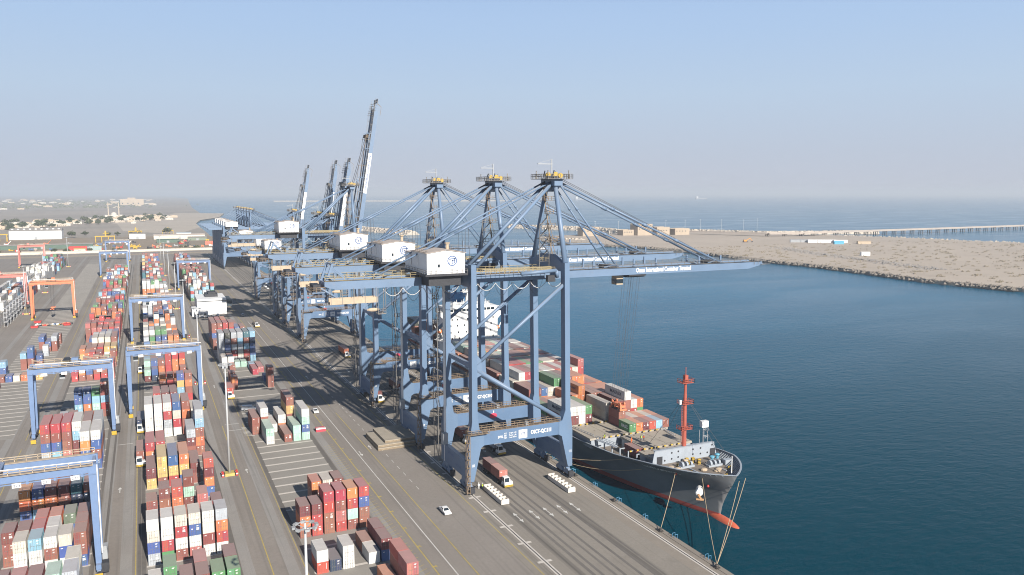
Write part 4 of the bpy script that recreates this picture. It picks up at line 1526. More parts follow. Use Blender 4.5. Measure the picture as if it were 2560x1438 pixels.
# ------------------------------------------------------------------ rubber tyred gantries
def rtg(xl, xr, y, m, label, trolley=.5, lift=None, group="yard gantry cranes", H=24.6, signs=True, sign_txt=None, colour2=None):
    """yard gantry straddling a block: xl, xr are its leg lines, y its near frame"""
    org = ((xl + xr) / 2, y, 0)
    root = empty("gantry_crane", org, label, "gantry crane", group)
    P = lambda mb, name, mm, sm=False: mb.build(name, mm, root, org, sm)
    D = 7.2
    for x in (xl, xr):
        s = 1 if x == xl else -1
        for ya in (0, D):
            b = MB()
            b.prism([(x - .55, 2.9), (x + .55, 2.9), (x + .62 + (.25 if s > 0 else 0), H - 1.6), (x + .62 + (.6 if s > 0 else 0), H), (x - .62 - (.6 if s < 0 else 0), H), (x - .62 - (.25 if s < 0 else 0), H - 1.6)], y + ya - .5, y + ya + .5, 'y')
            P(b, "leg", m)
        b = MB()
        b.box(x - .5, x + .5, y - 1.6, y + D + 1.6, 1.9, 2.95)
        P(b, "sill_beam", m)
        for yc in (y - .3, y + D + .3):
            b = MB()
            b.prism([(yc - 1.5, 1.3), (yc + 1.5, 1.3), (yc + .5, 1.95), (yc - .5, 1.95)], x - .4, x + .4, 'x')
            P(b, "bogie", m)
            for dy in (-1.0, 1.0):
                b = MB()
                b.tube((x - .35, yc + dy, .78), (x + .35, yc + dy, .78), .76, 14)
                b.tube((x - .37, yc + dy, .78), (x + .37, yc + dy, .78), .35, 10, 1)
                P(b, "wheel", [RUBBER, YELL])
            b = MB()
            yb = yc - 2.4 if yc < y else yc + 2.2
            b.box(x - .75, x + .75, yb, yb + .25, .25, 1.5)
            P(b, "buffer", YELL)
    for ya in (0, D):
        b = MB()
        b.box(xl + .6, xr - .6, y + ya - .45, y + ya + .45, H - 1.75, H - .05)
        b.box(xl - .6, xr + .6, y + ya - .7, y + ya - .5, H - 2.1, H - 1.9)
        for k in range(5):
            x = xl + 2 + (xr - xl - 4) * k / 4
            b.box(x - .25, x + .25, y + ya - .75, y + ya - .45, H - 2.3, H - 1.7)
        P(b, "girder", m)
        b = MB()
        yo = y + ya + (-1.1 if ya == 0 else 1.1)
        b.box(xl, xr, min(yo, y + ya), max(yo, y + ya), H - .04, H + .02)
        b.rail((xl, yo, H), (xr, yo, H), 1.1, 2, .06)
        P(b, "walkway", BEIGE)
    for x in (xl, xr):
        b = MB()
        b.box(x - .3, x + .3, y + .5, y + D - .5, H - 1.1, H - .2)
        P(b, "end_tie", m)
    # trolley with winch house
    tx = xl + 2 + (xr - xl - 4) * trolley
    b = MB()
    b.box(tx - 2.6, tx + 2.6, y - .4, y + D + .4, H + .1, H + .5)
    b.box(tx - 2.2, tx - .4, y + 1, y + D - 1, H + .5, H + 1.7, 1)
    b.box(tx + .3, tx + 2.3, y + .8, y + 3.2, H + .5, H + 2.2)
    b.tube((tx - .8, y + 4.6, H + 1.1), (tx + 1.9, y + 4.6, H + 1.1), .6, 10, 1)
    b.rail((tx - 2.6, y - .4, H + .5), (tx + 2.6, y - .4, H + .5), 1.1, 1, .06, 2)
    P(b, "trolley", [m, DARK, YRAIL])
    b = MB()
    b.box(tx - 3.4, tx - 1.8, y + .9, y + 2.7, H - 4.4, H - 2.0)
    b.box(tx - 3.43, tx - 1.77, y + .87, y + 2.73, H - 3.9, H - 2.7, 1)
    P(b, "operator_cab", [GREY, GLASS])
    if lift is not None:
        b = MB()
        for dx in (-.9, .9):
            for dy in (1.4, D - 1.4): b.tube((tx + dx, y + dy, H), (tx + dx * .8, y + dy, lift + 1), .05, 4)
        P(b, "hoist_rope", ROPE)
        b = MB()
        b.box(tx - .5, tx + .5, y - 2.5, y + D + 2.5, lift, lift + .5)
        for yy in (y - 2.5, y + D + 2): b.box(tx - 1.2, tx + 1.2, yy, yy + .5, lift - .1, lift + .4)
        b.box(tx - 1.1, tx + 1.1, y + 1.4, y + D - 1.4, lift + .5, lift + 1.1)
        P(b, "spreader", ORNG)
    # power house on one sill, cable pipe along the right leg
    b = MB()
    b.box(xr + .6, xr + 1.6, y + 1.8, y + D - 1.2, 2.6, 4.6)
    b.box(xr + .6, xr + 1.5, y + 2, y + 3.2, 4.6, 5.4, 1)
    b.box(xr + .55, xr + 1.9, y - 1.6, y + .4, 1.2, 3.2, 2)
    P(b, "power_house", [GREY if m is RTGB else m, GREY, DARK])
    b = MB()
    b.tube((xr + .75, y - .2, 5), (xr + .75, y - .2, H - .2), .12, 6)
    b.beam((xl + 2, y - 1.3, H + 1.5), (xr + .7, y - 1.3, H + 1.1), .16)
    P(b, "cable_pipe", WHITE)
    b = MB()
    z = 3.0
    while z < 14:
        b.beam((xl - .8, y + 2.2, z), (xl - .8, y + 4.8, z + 2.4), .5, .08)
        b.box(xl - 1.2, xl - .4, y + 4.3, y + 5.3, z + 2.35, z + 2.4)
        z += 2.4
    b.rail((xl - 1.2, y - .6, 3), (xl - 1.2, y + D + .6, 3), 1.1, 1, .06)
    P(b, "side_ladder", DARK)
    if signs:
        for k in (.18, .42, .64, .86):
            x = xl + (xr - xl) * k
            b = MB()
            b.box(x - .8, x + .8, y - .82, y - .76, H - 2.75, H - 1.8)
            sp = P(b, "sign_panel", WHITE)
            if sign_txt: text(sign_txt, sp, (x - .6 - org[0], -.84, H - 2.6), 1.2, '-y', LETDK, .55, "number_lettering")
    return root


rtg(-35.7, -12.1, 182.0, RTGB, "blue gantry crane nearest the camera, top beam across the bottom left corner", .12, sign_txt="223")
rtg(-35.7, -12.3, 292.5, RTGB, "blue gantry crane over the left block, second from the camera", .5, sign_txt="221")
rtg(-7.4, 16.6, 312.5, RTGB, "blue gantry crane nearest the camera over the middle block", .16, sign_txt="217")
rtg(-8.4, 17.4, 468.0, RTGB, "blue gantry crane over the middle block, farther from the camera", .42)
rtg(-39.5, -15.5, 857.0, RTGB, "blue gantry crane at the far end of the left block, nearer of the two", .55)
rtg(-41.5, -16.5, 1047.0, RTGB, "blue empty gantry crane standing before the end wall of the yard", .1, lift=6)
rtg(24.6, 49.6, 716.0, RTGB, "blue gantry crane over the block beside the far quay road", .3)
rtg(-67.2, -43.5, 583.0, ORNG, "orange gantry crane over bare slabs on the left, spreader hanging", .48, lift=6.5, signs=False)
rtg(-101.5, -77.4, 643.0, PINK, "faded red gantry crane over the reefer block, nearer of the two", .3, signs=False)
rtg(-124, -100, 1000.0, PINK, "faded red gantry crane at the far left edge of the yard", .3, signs=False)

# ------------------------------------------------------------------ light masts
MASTC = mat("galvanised_mast", (.52, .53, .54), .5, .2, .06, .3)


def light_mast(x, y, label):
    org = (x, y, 0)
    root = empty("light_mast", org, label, "light mast", "light masts between the yard blocks")
    b = MB()
    b.tube((x, y, .8), (x, y, 33), .36, 12, r2=.17)
    b.build("pole", MASTC, root, org, True)
    b = MB()
    b.box(x - 1.3, x + 1.3, y - 1.3, y + 1.3, 0, .8)
    b.build("base", mat("yellow_base_block", (.50, .40, .13), .8, 0, .2, 1, .3), root, org)
    b = MB()
    n = 12
    for k in range(n):
        a0, a1 = 2 * math.pi * k / n, 2 * math.pi * (k + 1) / n
        b.beam((x + 1.5 * math.cos(a0), y + 1.5 * math.sin(a0), 32.6), (x + 1.5 * math.cos(a1), y + 1.5 * math.sin(a1), 32.6), .12)
    for k in range(4):
        a = math.pi / 4 + math.pi / 2 * k
        b.beam((x, y, 32.2), (x + 1.5 * math.cos(a), y + 1.5 * math.sin(a), 32.6), .1)
    b.build("lamp_ring", GREY, root, org)
    for k in range(8):
        a = 2 * math.pi * k / 8
        b = MB()
        b.prism([(-.28, 0), (.28, 0), (.38, .35), (-.38, .35)], -.2, .2, 'y')
        o = b.build("floodlight", GREY, root)
        o.location = (1.7 * math.cos(a), 1.7 * math.sin(a), 32.35)
        o.rotation_euler = (0, 0, a + math.pi / 2)
    for sx, sy in ((-1.9, -1.2), (-1.9, .2), (1.9, -1.2), (1.9, .2)):
        b = MB()
        for k in range(3): b.tube((x + sx, y + sy, .4 * k), (x + sx, y + sy, .4 * k + .39), .34, 10, k % 2)
        b.build("barrier_drum", [REDP, WHITE], root, org)


for x, y, t in ((19.3, 113, "pale light mast cut by the bottom edge beside the red stacks"), (19.1, 234, "pale light mast on the lane right of the nearest middle stacks"), (18.7, 355, "pale light mast beside the right leg of the blue middle gantry"),
                (18.6, 476, "pale light mast beside the farther middle gantry"), (18.4, 597, "pale light mast left of the white workshop building"), (17.6, 719, "pale light mast behind the orange and white middle stacks"), (17, 845, "pale light mast deep in the yard, third from the end wall"),
                (16.5, 984, "pale light mast at the far end of the middle block"), (-74, 613, "pale light mast by the white reefer block left of the orange gantry"), (-75.2, 740, "pale light mast behind the orange gantry"),
                (-77, 994, "pale light mast at the far end of the reefer block")):
    light_mast(x, y, t)

# ------------------------------------------------------------------ vehicles
CARW = mat("white_car_paint", (.78, .78, .78), .25, 0, .02, 1, spec=.6)
CARS = mat("silver_car_paint", (.45, .48, .52), .25, .3, .02, 1)
CARR = mat("red_car_paint", (.40, .05, .05), .3, 0, .02, 1)
HAZ = mat("yellow_bumper", (.62, .42, .03), .5, 0, .1, 1)


def car_body(kind):
    """side outline swept across with rounded shoulders; origin on the ground at the middle, nose towards -y"""
    b = MB()
    if kind == 'sedan':
        L_, prof = 4.6, [(-2.3, .35), (-2.3, .72), (-1.15, .92), (-.45, 1.42), (.75, 1.46), (1.55, 1.02), (2.25, .92), (2.3, .4)]
    elif kind == 'van':
        L_, prof = 5.0, [(-2.5, .4), (-2.5, .95), (-1.7, 1.15), (-1.1, 1.95), (2.3, 2.0), (2.5, 1.7), (2.5, .4)]
    else:
        L_, prof = 5.2, [(-2.6, .45), (-2.6, .95), (-1.25, 1.1), (-.7, 1.7), (.55, 1.72), (.75, 1.1), (2.55, 1.05), (2.6, .5)]
    n = len(prof)
    vs = []
    for x, inset in ((-.88, 0), (.88, 0)):
        for y, z in prof:
            k = .20 if z > 1.2 else 0.0
            vs.append((x - math.copysign(k, x), y, z))
    fs = [tuple(range(n))[::-1], tuple(range(n, 2 * n))] + [(i, (i + 1) % n, n + (i + 1) % n, n + i) for i in range(n)]
    b.add(vs, fs)
    return b, prof


_cars = {}


def car(x, y, rz, kind, m, label, group="cars and vans in the port"):
    root = empty("parked_car" if kind == 'sedan' else ("van" if kind == 'van' else "pickup_truck"), (x, y, .02), label, "car" if kind == 'sedan' else kind, group, rz)
    if kind not in _cars:
        b, prof = car_body(kind)
        body = b.mesh("body", CARW)
        g = MB()
        if kind == 'sedan':
            g.add([(-.66, -1.1, .97), (.66, -1.1, .97), (.6, -.5, 1.4), (-.6, -.5, 1.4)], [(0, 1, 2, 3)])
            g.add([(.66, 1.5, 1.08), (-.66, 1.5, 1.08), (-.6, .82, 1.45), (.6, .82, 1.45)], [(0, 1, 2, 3)])
            for s in (-1, 1): g.add([(s * .83, -.95, 1.0), (s * .83, 1.3, 1.05), (s * .71, .7, 1.38), (s * .71, -.42, 1.36)], [(0, 1, 2, 3)])
        elif kind == 'van':
            g.add([(-.74, -1.66, 1.22), (.74, -1.66, 1.22), (.64, -1.16, 1.88), (-.64, -1.16, 1.88)], [(0, 1, 2, 3)])
            for s in (-1, 1): g.add([(s * .8, -1.3, 1.3), (s * .8, .2, 1.3), (s * .71, .2, 1.8), (s * .71, -1.0, 1.8)], [(0, 1, 2, 3)])
        else:
            g.add([(-.7, -1.2, 1.16), (.7, -1.2, 1.16), (.62, -.75, 1.65), (-.62, -.75, 1.65)], [(0, 1, 2, 3)])
            for s in (-1, 1): g.add([(s * .84, -1.0, 1.15), (s * .84, .5, 1.15), (s * .71, .48, 1.62), (s * .71, -.65, 1.62)], [(0, 1, 2, 3)])
            g.box(-.75, .75, .95, 2.45, .98, 1.06)
        for f in range(len(g.v)):
            vx, vy, vz = g.v[f]
            g.v[f] = (vx * 1.015, vy * 1.012, vz + .012)
        gm = g.mesh("window", GLASS)
        wb = MB()
        wb.tube((-.11, 0, 0), (.11, 0, 0), .33, 14)
        wb.tube((-.115, 0, 0), (.115, 0, 0), .18, 10, 1)
        wm_ = wb.mesh("wheel", [RUBBER, GREY])
        lb = MB()
        lb.box(-.16, .16, -.03, .03, -.07, .07)
        _cars[kind] = (body, gm, wm_, lb.mesh("headlight", LETTER), lb.mesh("tail_light", REDP), prof)
    body, gm, wm_, hl, tl, prof = _cars[kind]
    o = link("body", body, root)
    o.material_slots[0].link = 'OBJECT'
    o.material_slots[0].material = m
    link("window", gm, root)
    hw = prof[0][0]
    for sx in (-.82, .82):
        for sy in (hw * .62, -hw * .60): link("wheel", wm_, root, (sx, sy, .33))
        link("headlight", hl, root, (sx * .75, hw - .01, .66))
        link("tail_light", tl, root, (sx * .75, -hw + .01, .72))
    return root


car(66.2, 182, 0, 'sedan', CARW, "white car with pinkish roof light on open asphalt, bottom centre")
car(54.6, 289.5, 0, 'sedan', CARW, "white car just right of the white and mint stacks")
car(32.5, 303, R(75), 'van', CARS, "silver van in gantry shadow behind the white stacks")
car(60, 497, 0, 'pickup', CARW, "small pickup at the foot of the leftmost near crane group")
car(57, 545, 0, 'sedan', CARS, "silver car in the shade right of the white workshop")
for i, (x, y, k, m, t) in enumerate(((29.0, 548, 'pickup', CARW, "white pickup parked before the workshop, leftmost"), (31.8, 549, 'van', CARW, "white van parked before the workshop"), (36, 549, 'sedan', CARW, "white car parked before the workshop, middle"), (39, 550, 'sedan', CARS, "silver car parked before the workshop"), (42, 551, 'pickup', CARW, "white pickup parked before the workshop, rightmost"))):
    car(x, y, R(180 + 8 * (i % 2)), k, m, t)
car(-63, 842, 0, 'van', CARW, "white van alone on the empty road beyond the orange gantry")
for i in range(16):
    x, y = 93 + 4.4 * (i % 4), 690 + 14 * (i // 4)
    car(x, y, R(8), ('sedan', 'van', 'pickup')[i % 3], (CARW, CARW, CARR, CARS)[i % 4], "car in the crowd parked on the quay under the distant cranes", "cars parked under the distant cranes")


def person(x, y, z, rz, label, vest, helmet, trousers=None, arm=.15):
    """standing figure: one skinned body over a joint skeleton; vest and helmet are its children"""
    root = empty("person", (x, y, z), label, "person", "workers on the quay and ship", rz)
    me = bpy.data.meshes.new("body")
    P_ = [((0, 0, .95), .13), ((0, 0, 1.2), .15), ((0, 0, 1.43), .13), ((0, 0, 1.52), .055), ((0, -.02, 1.66), .10), ((0, -.01, 1.78), .06),
          ((.19, 0, 1.40), .06), ((.25, -.02, 1.12), .045), ((.24, -arm, .88), .035), ((.24, -arm - .03, .78), .028),
          ((-.19, 0, 1.40), .06), ((-.26, .02, 1.12), .045), ((-.25, -arm * .5, .88), .035), ((-.25, -arm * .5 - .03, .78), .028),
          ((.10, 0, .88), .09), ((.11, -.03, .48), .065), ((.12, .03, .08), .045), ((.12, -.12, .035), .035),
          ((-.10, 0, .88), .09), ((-.11, .02, .48), .065), ((-.12, .08, .08), .045), ((-.12, -.07, .035), .035)]
    E_ = [(0, 1), (1, 2), (2, 3), (3, 4), (4, 5), (2, 6), (6, 7), (7, 8), (8, 9), (2, 10), (10, 11), (11, 12), (12, 13), (0, 14), (14, 15), (15, 16), (16, 17), (0, 18), (18, 19), (19, 20), (20, 21)]
    me.from_pydata([p for p, _ in P_], E_, [])
    o = link("body", me, root)
    me.materials.append(trousers or mat("dark_work_trousers", (.04, .05, .09), .8))
    md = o.modifiers.new("skin", 'SKIN')
    for i, (_, r) in enumerate(P_):
        me.skin_vertices[0].data[i].radius = (r, r)
    me.skin_vertices[0].data[0].use_root = True
    sd = o.modifiers.new("smooth", 'SUBSURF')
    sd.levels = sd.render_levels = 1
    b = MB()
    b.tube((0, 0, .92), (0, 0, 1.46), .21, 10, r2=.19)
    b.build("vest", vest, root)
    b = MB()
    b.sphere((0, -.01, 1.76), .135, .15, .10, 10, 6)
    b.build("helmet", helmet, root)
    return root


HIVIS = mat("hi_vis_yellow", (.50, .65, .03), .8, 0, .05, 2)
HIVO = mat("hi_vis_orange", (.75, .16, .03), .8, 0, .05, 2)


def tractor_trailer(x, y, label, paint=None, two=False, empty_bed=False, seed_door=False):
    """port tractor facing the camera with a skeletal trailer; the container it carries is a separate thing"""
    org = (x, y, 0)
    root = empty("terminal_truck", org, label, "truck", "port trucks")
    P = lambda mb, n, m: mb.build(n, m, root, org)
    b = MB()
    b.prism([(y + .25, 1.0), (y + .15, 1.55), (y + .45, 2.95), (y + 2.0, 3.0), (y + 2.0, 1.0)], x - 1.2, x + .35, 'x')
    cab = P(b, "cab", WHITE)
    b = MB()
    b.add([(x - 1.1, y + .14, 1.7), (x + .25, y + .14, 1.7), (x + .25, y + .40, 2.8), (x - 1.1, y + .40, 2.8)], [(0, 1, 2, 3)])
    b.box(x - 1.22, x - 1.19, y + .6, y + 1.8, 1.75, 2.75)
    b.box(x + .34, x + .37, y + .6, y + 1.8, 1.75, 2.75)
    b.build("window", GLASS, cab, org)
    b = MB()
    b.box(x - 1.25, x + 1.25, y, y + 2.3, .55, 1.25)
    b.box(x + .4, x + 1.2, y + .2, y + 1.9, 1.25, 1.8)
    b.box(x - .55, x + .55, y + 2.3, y + 5.6, .75, 1.0, 1)
    P(b, "chassis", [WHITE, DARK])
    b = MB()
    b.box(x - 1.27, x + 1.27, y - .12, y + .1, .38, .95)
    for k in range(7): b.add([(x - 1.2 + .36 * k, y - .125, .4), (x - 1.06 + .36 * k, y - .125, .4), (x - .88 + .36 * k, y - .125, .93), (x - 1.02 + .36 * k, y - .125, .93)], [(0, 1, 2, 3)], 1)
    P(b, "bumper", [HAZ, DARK])
    for yy in (y + 1.1, y + 4.6, y + 12.6, y + 13.9, y + 15.2):
        for s in (-1, 1):
            b = MB()
            b.tube((x + s * 1.25, yy, .52), (x + s * .75, yy, .52), .51, 14)
            b.tube((x + s * 1.26, yy, .52), (x + s * .76, yy, .52), .25, 8, 1)
            P(b, "wheel", [RUBBER, GREY])
    b = MB()
    for dx in (-.75, .75): b.box(x + dx - .12, x + dx + .12, y + 3.2, y + 16.2, 1.05, 1.38)
    for k in range(6): b.box(x - 1.2, x + 1.2, y + 3.4 + 2.45 * k, y + 3.75 + 2.45 * k, 1.12, 1.38)
    P(b, "trailer_frame", mat("trailer_steel", (.10, .09, .085), .6, .2, .2, 1, .3))
    if paint and not empty_bed:
        ls = (20, 20) if two else (40,)
        yy = y + 3.6
        for i, L in enumerate(ls):
            k = paint[i % len(paint)]
            c = dict(x=x, y=yy, z=1.385, L=L, H=2.59, k=k, block='T', col=0, tier=0, n=1, door=seed_door)
            o = link("shipping_container", container_mesh(L, 2.59), None, (x, yy + CDIM[L] / 2, 1.385), (0, 0, math.pi if seed_door else 0))
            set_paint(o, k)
            for s in (-1, 1):
                dm = link("door", door_mesh(2.59, s), o, (0, CDIM[L] / 2 - .03, 0), (0, 0, math.pi))
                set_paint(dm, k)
            tag(o, "%s container carried by the %s" % (CN[k], label), "container", "containers on trucks")
            if two: o['label'] = "%s container, %s of two on the %s" % (CN[k], ("front", "rear")[i], label)
            yy += CDIM[L] + .1
    return root


tractor_trailer(88.0, 190.4, "white truck passing under the nearest crane", "pm", True)
tractor_trailer(92.2, 230.5, "white truck waiting under the second crane", "b")
tractor_trailer(88.6, 381.0, "white truck in the crane shadows, left", "o")
tractor_trailer(80.6, 292.0, "white truck beside the third crane foot", "m")
tractor_trailer(91.5, 300.0, "white truck between the third crane legs", "b")
tractor_trailer(97.6, 216.0, "grey-loaded truck seen beneath the nearest portal", "g", seed_door=True)
tractor_trailer(59.8, 492.0, "white empty truck on the quay road", None, empty_bed=True)
tractor_trailer(-4.05, 251.5, "white truck in the lane of the middle block", "b")
tractor_trailer(-4.05, 288.0, "white truck loading under the middle gantry", "n")
tractor_trailer(-4.05, 386.0, "dark empty truck in the middle block lane", None, empty_bed=True)
tractor_trailer(-4.05, 640.0, "white empty truck queuing by the orange stacks, nearest", None, empty_bed=True)
tractor_trailer(-4.05, 664.0, "white empty truck queuing by the orange stacks, second", None, empty_bed=True)
tractor_trailer(28.2, 322.0, "red-loaded truck left of the striped slabs", "r")

# reach stacker and small gear
person(81.0, 192.6, .02, R(40), "person in yellow vest and white helmet by the left white bins", HIVIS, WHITE)
person(80.2, 193.3, .02, R(160), "person in white overall by the left white bins", WHITE, WHITE, WHITE)


def bin_row(x, y, label):
    """long white open bin divided by cross walls"""
    b = MB()
    b.box(x, x + 2.25, y, y + 12.0, .12, .24)
    for xx in (x, x + 2.13): b.box(xx, xx + .12, y, y + 12, .24, 1.25)
    for k in range(7): b.box(x + .12, x + 2.13, y + 1.98 * k, y + 1.98 * k + .12, .24, 1.55 if k % 1 == 0 else 1.2)
    b.box(x + 1.07, x + 1.19, y + .12, y + 11.9, .24, 1.2)
    for k in range(6):
        for s in (0, 1): b.box(x + .2 + 1.05 * s, x + .8 + 1.05 * s, y + .6 + 1.98 * k, y + 1.2 + 1.98 * k, .24, .55, 1)
    o = b.build("twistlock_bin", [mat("white_bin_paint", (.62, .58, .53), .7, 0, .1, .8, .4), DARK], None, (x, y, 0))
    tag(o, label, "bin", "white compartment bins on the quay")


bin_row(81.1, 180.1, "long white compartment bin behind the nearest truck, left one")
bin_row(101.0, 180.1, "long white compartment bin beside the sea-side crane foot")


def hatch_cover(x0, x1, y0, y1, z, label):
    b = MB()
    b.box(x0, x1, y0, y1, z + .62, z + .80)
    n = 13
    for k in range(n):
        xx = x0 + (x1 - x0 - .14) * k / (n - 1)
        b.box(xx, xx + .14, y0 + .1, y1 - .1, z, z + .62, 1)
    for k in range(5):
        yy = y0 + (y1 - y0 - .2) * k / 4
        b.box(x0, x1, yy, yy + .2, z + .02, z + .62, 1)
    o = b.build("hatch_cover", [mat("hatch_top", (.36, .32, .26), .8, 0, .15, .3, .35, (.22, .15, .1)), mat("hatch_web", (.25, .2, .14), .8, 0, .3, 1, .5)], None, (x0, y0, z))
    tag(o, label, "hatch cover", "ship hatch covers stacked on the quay")


hatch_cover(63.8, 76.2, 236.4, 251.4, .03, "rusty hatch cover at the bottom of the pile on the quay road")
hatch_cover(63.9, 76.3, 237.0, 251.9, .86, "rusty hatch cover in the middle of the pile on the quay road")
hatch_cover(66.6, 77.0, 238.3, 253.3, 1.69, "rusty hatch cover on top of the pile, set back from the others")
b = MB()
b.box(50.0, 53.2, 264.6, 266.9, 0.02, 1.2)
for k in (0, 1): b.box(49.98, 53.22, 264.58 + .9 * k, 264.98 + .9 * k, .9, 1.22, 1)
tag(b.build("traffic_barrier", [mat("pink_red_barrier", (.55, .06, .09), .6), WHITE], None, (51.6, 265.7, 0)), "red and white barrier block on the asphalt right of the mint stacks", "barrier")
for i in range(22):
    y = 108.1 + 20.7 * i
    if y > 560: break
    b = MB()
    b.tube((109.4, y, .1), (109.4, y, .55), .32, 12, r2=.26)
    b.sphere((109.4, y, .68), .48, .42, .2, 12, 6)
    b.box(108.8, 110.0, y - .6, y + .6, .03, .14)
    tag(b.build("mooring_bollard", mat("bollard_iron", (.07, .065, .06), .6, .2, .2, 2, .5), None, (109.4, y, 0)), "dark mooring bollard, %s from the bottom along the quay edge" % (ORD[i] if i < 18 else str(i + 1) + "th"), "bollard", "mooring bollards along the quay edge")
for i in range(16):
    y = 120.8 + 12.15 * i
    b = MB()
    for dy in (-.5, .5): b.path([(110.0, y + dy, .1), (110.0, y + dy, 1.0), (110.75, y + dy, 1.0), (110.75, y + dy, -3.4)], .055, 6)
    for k in range(9): b.tube((110.75, y - .5, -3.2 + .42 * k), (110.75, y + .5, -3.2 + .42 * k), .04, 5)
    tag(b.build("quay_ladder", mat("sea_blue_ladder", (.08, .25, .42), .5), None, (110.5, y, 0)), "blue ladder over the quay edge, %s from the bottom of the photo" % ORD[i], "ladder", "blue ladders along the quay edge")

# ------------------------------------------------------------------ the container ship
SHX, SHB = 133.0, 14.7
HULLM = mat("dark_hull_paint", (.165, .175, .185), .5, 0, .18, .08, .3, (.16, .15, .14), stretch=(1, 1, 2.5))
BOOT = mat("red_hull_paint", (.36, .07, .055), .6, 0, .2, .1, .3, (.2, .08, .06))
DECKM = mat("ship_deck", (.20, .17, .145), .85, 0, .25, .25, .6, (.30, .24, .18))
HATCHM = mat("ship_hatch_top", (.37, .33, .275), .8, 0, .12, .2, .35, (.24, .18, .13))
SHIPG = mat("ship_grey_paint", (.33, .37, .42), .5, 0, .08, .4, .3, (.30, .22, .16))
SHIPR = mat("mast_red_paint", (.40, .10, .07), .5, 0, .12, .8, .2)


def lerp_tab(t, x):
    if x <= t[0][0]: return t[0][1]
    for (a, b_), (c, d) in zip(t[:-1], t[1:]):
        if x <= c: return b_ + (d - b_) * (x - a) / (c - a)
    return t[-1][1]


LV = [(-5.0, 158.5, 245, 2.0), (-3.5, 156.0, 240, 2.0), (-1.0, 155.6, 234, 1.9), (1.0, 155.0, 228, 1.75), (4.5, 153.2, 216, 1.6), (7.0, 151.6, 214, 3.2), (8.5, 150.8, 214, 5.0), (10.0, 150.2, 214, 6.5)]


def half(y, z):
    """half breadth of the hull at station y and height z"""
    st = lerp_tab([(l[0], l[1]) for l in LV], z)
    fu = lerp_tab([(l[0], l[2]) for l in LV], z)
    p = lerp_tab([(l[0], l[3]) for l in LV], z)
    t = max(0.0, min(1.0, (y - st) / (fu - st)))
    h = SHB * (1 - (1 - t) ** p)
    if y > 352:
        u = (y - 352) / 34.0
        k = 1 - .16 * u * u if z > 2 else 1 - (.28 + .3 * max(0, (2 - z) / 6)) * u * u
        h *= k
    return h


def ztop(y): return lerp_tab([(150, 9.9), (164, 9.4), (173, 8.3), (186, 6.2), (205, 5.4), (340, 5.4), (386, 5.8)], y)


ship = empty("container_ship", (SHX, 268, WZ), "dark grey container ship moored at the quay with white bridge house and red foremast", "ship")
SORG = (SHX, 268, WZ)
SP = lambda mb, n, m, sm=False, parent=None: mb.build(n, m, parent or ship, SORG, sm)
ys = [150.25 + 2.2 * (i / 6) ** 1.6 for i in range(6)] + [152.6 + 1.3 * i for i in range(10)] + [166 + 3.5 * i for i in range(14)] + [216, 224, 235, 250, 280, 320, 345, 360, 370, 378, 386]


def hull_part(zs, m, name):
    b = MB()
    rows = {}
    for s in (-1, 1):
        grid = []
        for y in ys:
            col = []
            for k in range(len(zs)):
                z = zs[k] if callable(zs) is False else zs
                zz = min(z, ztop(y)) if k == len(zs) - 1 else min(z, ztop(y) - .02 * (len(zs) - k))
                st = lerp_tab([(l[0], l[1]) for l in LV], zz)
                yy = max(y, st)
                col.append((SHX + s * half(yy, zz), yy, zz))
            grid.append(col)
        n0 = len(b.v)
        w_ = len(zs)
        vs = [p for c in grid for p in c]
        fs = [(i * w_ + k, (i + 1) * w_ + k, (i + 1) * w_ + k + 1, i * w_ + k + 1) for i in range(len(grid) - 1) for k in range(w_ - 1)]
        b.add(vs, fs)
    y = ys[-1]
    h = [(half(y, z), z) for z in zs]
    poly = [(SHX - a, y, z) for a, z in h] + [(SHX + a, y, z) for a, z in h[::-1]]
    b.add(poly, [tuple(range(len(poly)))])
    bm = bmesh.new()
    me = b.mesh(name, m, SORG)
    bm.from_mesh(me)
    bmesh.ops.remove_doubles(bm, verts=bm.verts, dist=.01)
    bmesh.ops.dissolve_degenerate(bm, edges=bm.edges, dist=.002)
    bmesh.ops.recalc_face_normals(bm, faces=bm.faces)
    bm.to_mesh(me)
    bm.free()
    me.polygons.foreach_set('use_smooth', [True] * len(me.polygons))
    return link(name, me, ship)


hull = hull_part([-2.2, 0, 1.5, 3, 4.5, 5.8, 7, 8.2, 9.9], HULLM, "hull")
hull_part([-5.0, -4.2, -3.4, -2.8, -2.2], BOOT, "lower_hull")
b = MB()
b.sphere((SHX, 155.2, -4.2), 1.6, 7.2, 1.75, 16, 10)
SP(b, "bulbous_bow", mat("bulb_orange_red", (.58, .13, .07), .55, 0, .12, .5, .2), True)
# bulwark rail cap
b = MB()
for s in (-1, 1):
    pts = []
    for y in ys:
        z = ztop(y)
        yy = max(y, lerp_tab([(l[0], l[1]) for l in LV], z))
        pts.append((SHX + s * half(yy, z), yy, z + .06))
    for a, c in zip(pts[:-1], pts[1:]):
        if (Vector(a) - Vector(c)).length > .05: b.beam(a, c, .45, .14)
SP(b, "rail_cap", SHIPG)
# decks
b = MB()
fy = [152.5, 154, 156, 158, 160, 163, 166, 169, 172]
b.add([(SHX - half(y, 7.4) * .985, y, 7.35) for y in fy] + [(SHX + half(y, 7.4) * .985, y, 7.35) for y in fy[::-1]], [tuple(range(2 * len(fy)))])
SP(b, "foredeck", DECKM)
b = MB()
my = [171, 175, 180, 186, 192, 200, 210, 225, 250, 300, 350, 365, 378, 385.8]
b.add([(SHX - half(y, 4.2) * .985, y, 4.2) for y in my] + [(SHX + half(y, 4.2) * .985, y, 4.2) for y in my[::-1]], [tuple(range(2 * len(my)))])
SP(b, "main_deck", DECKM)
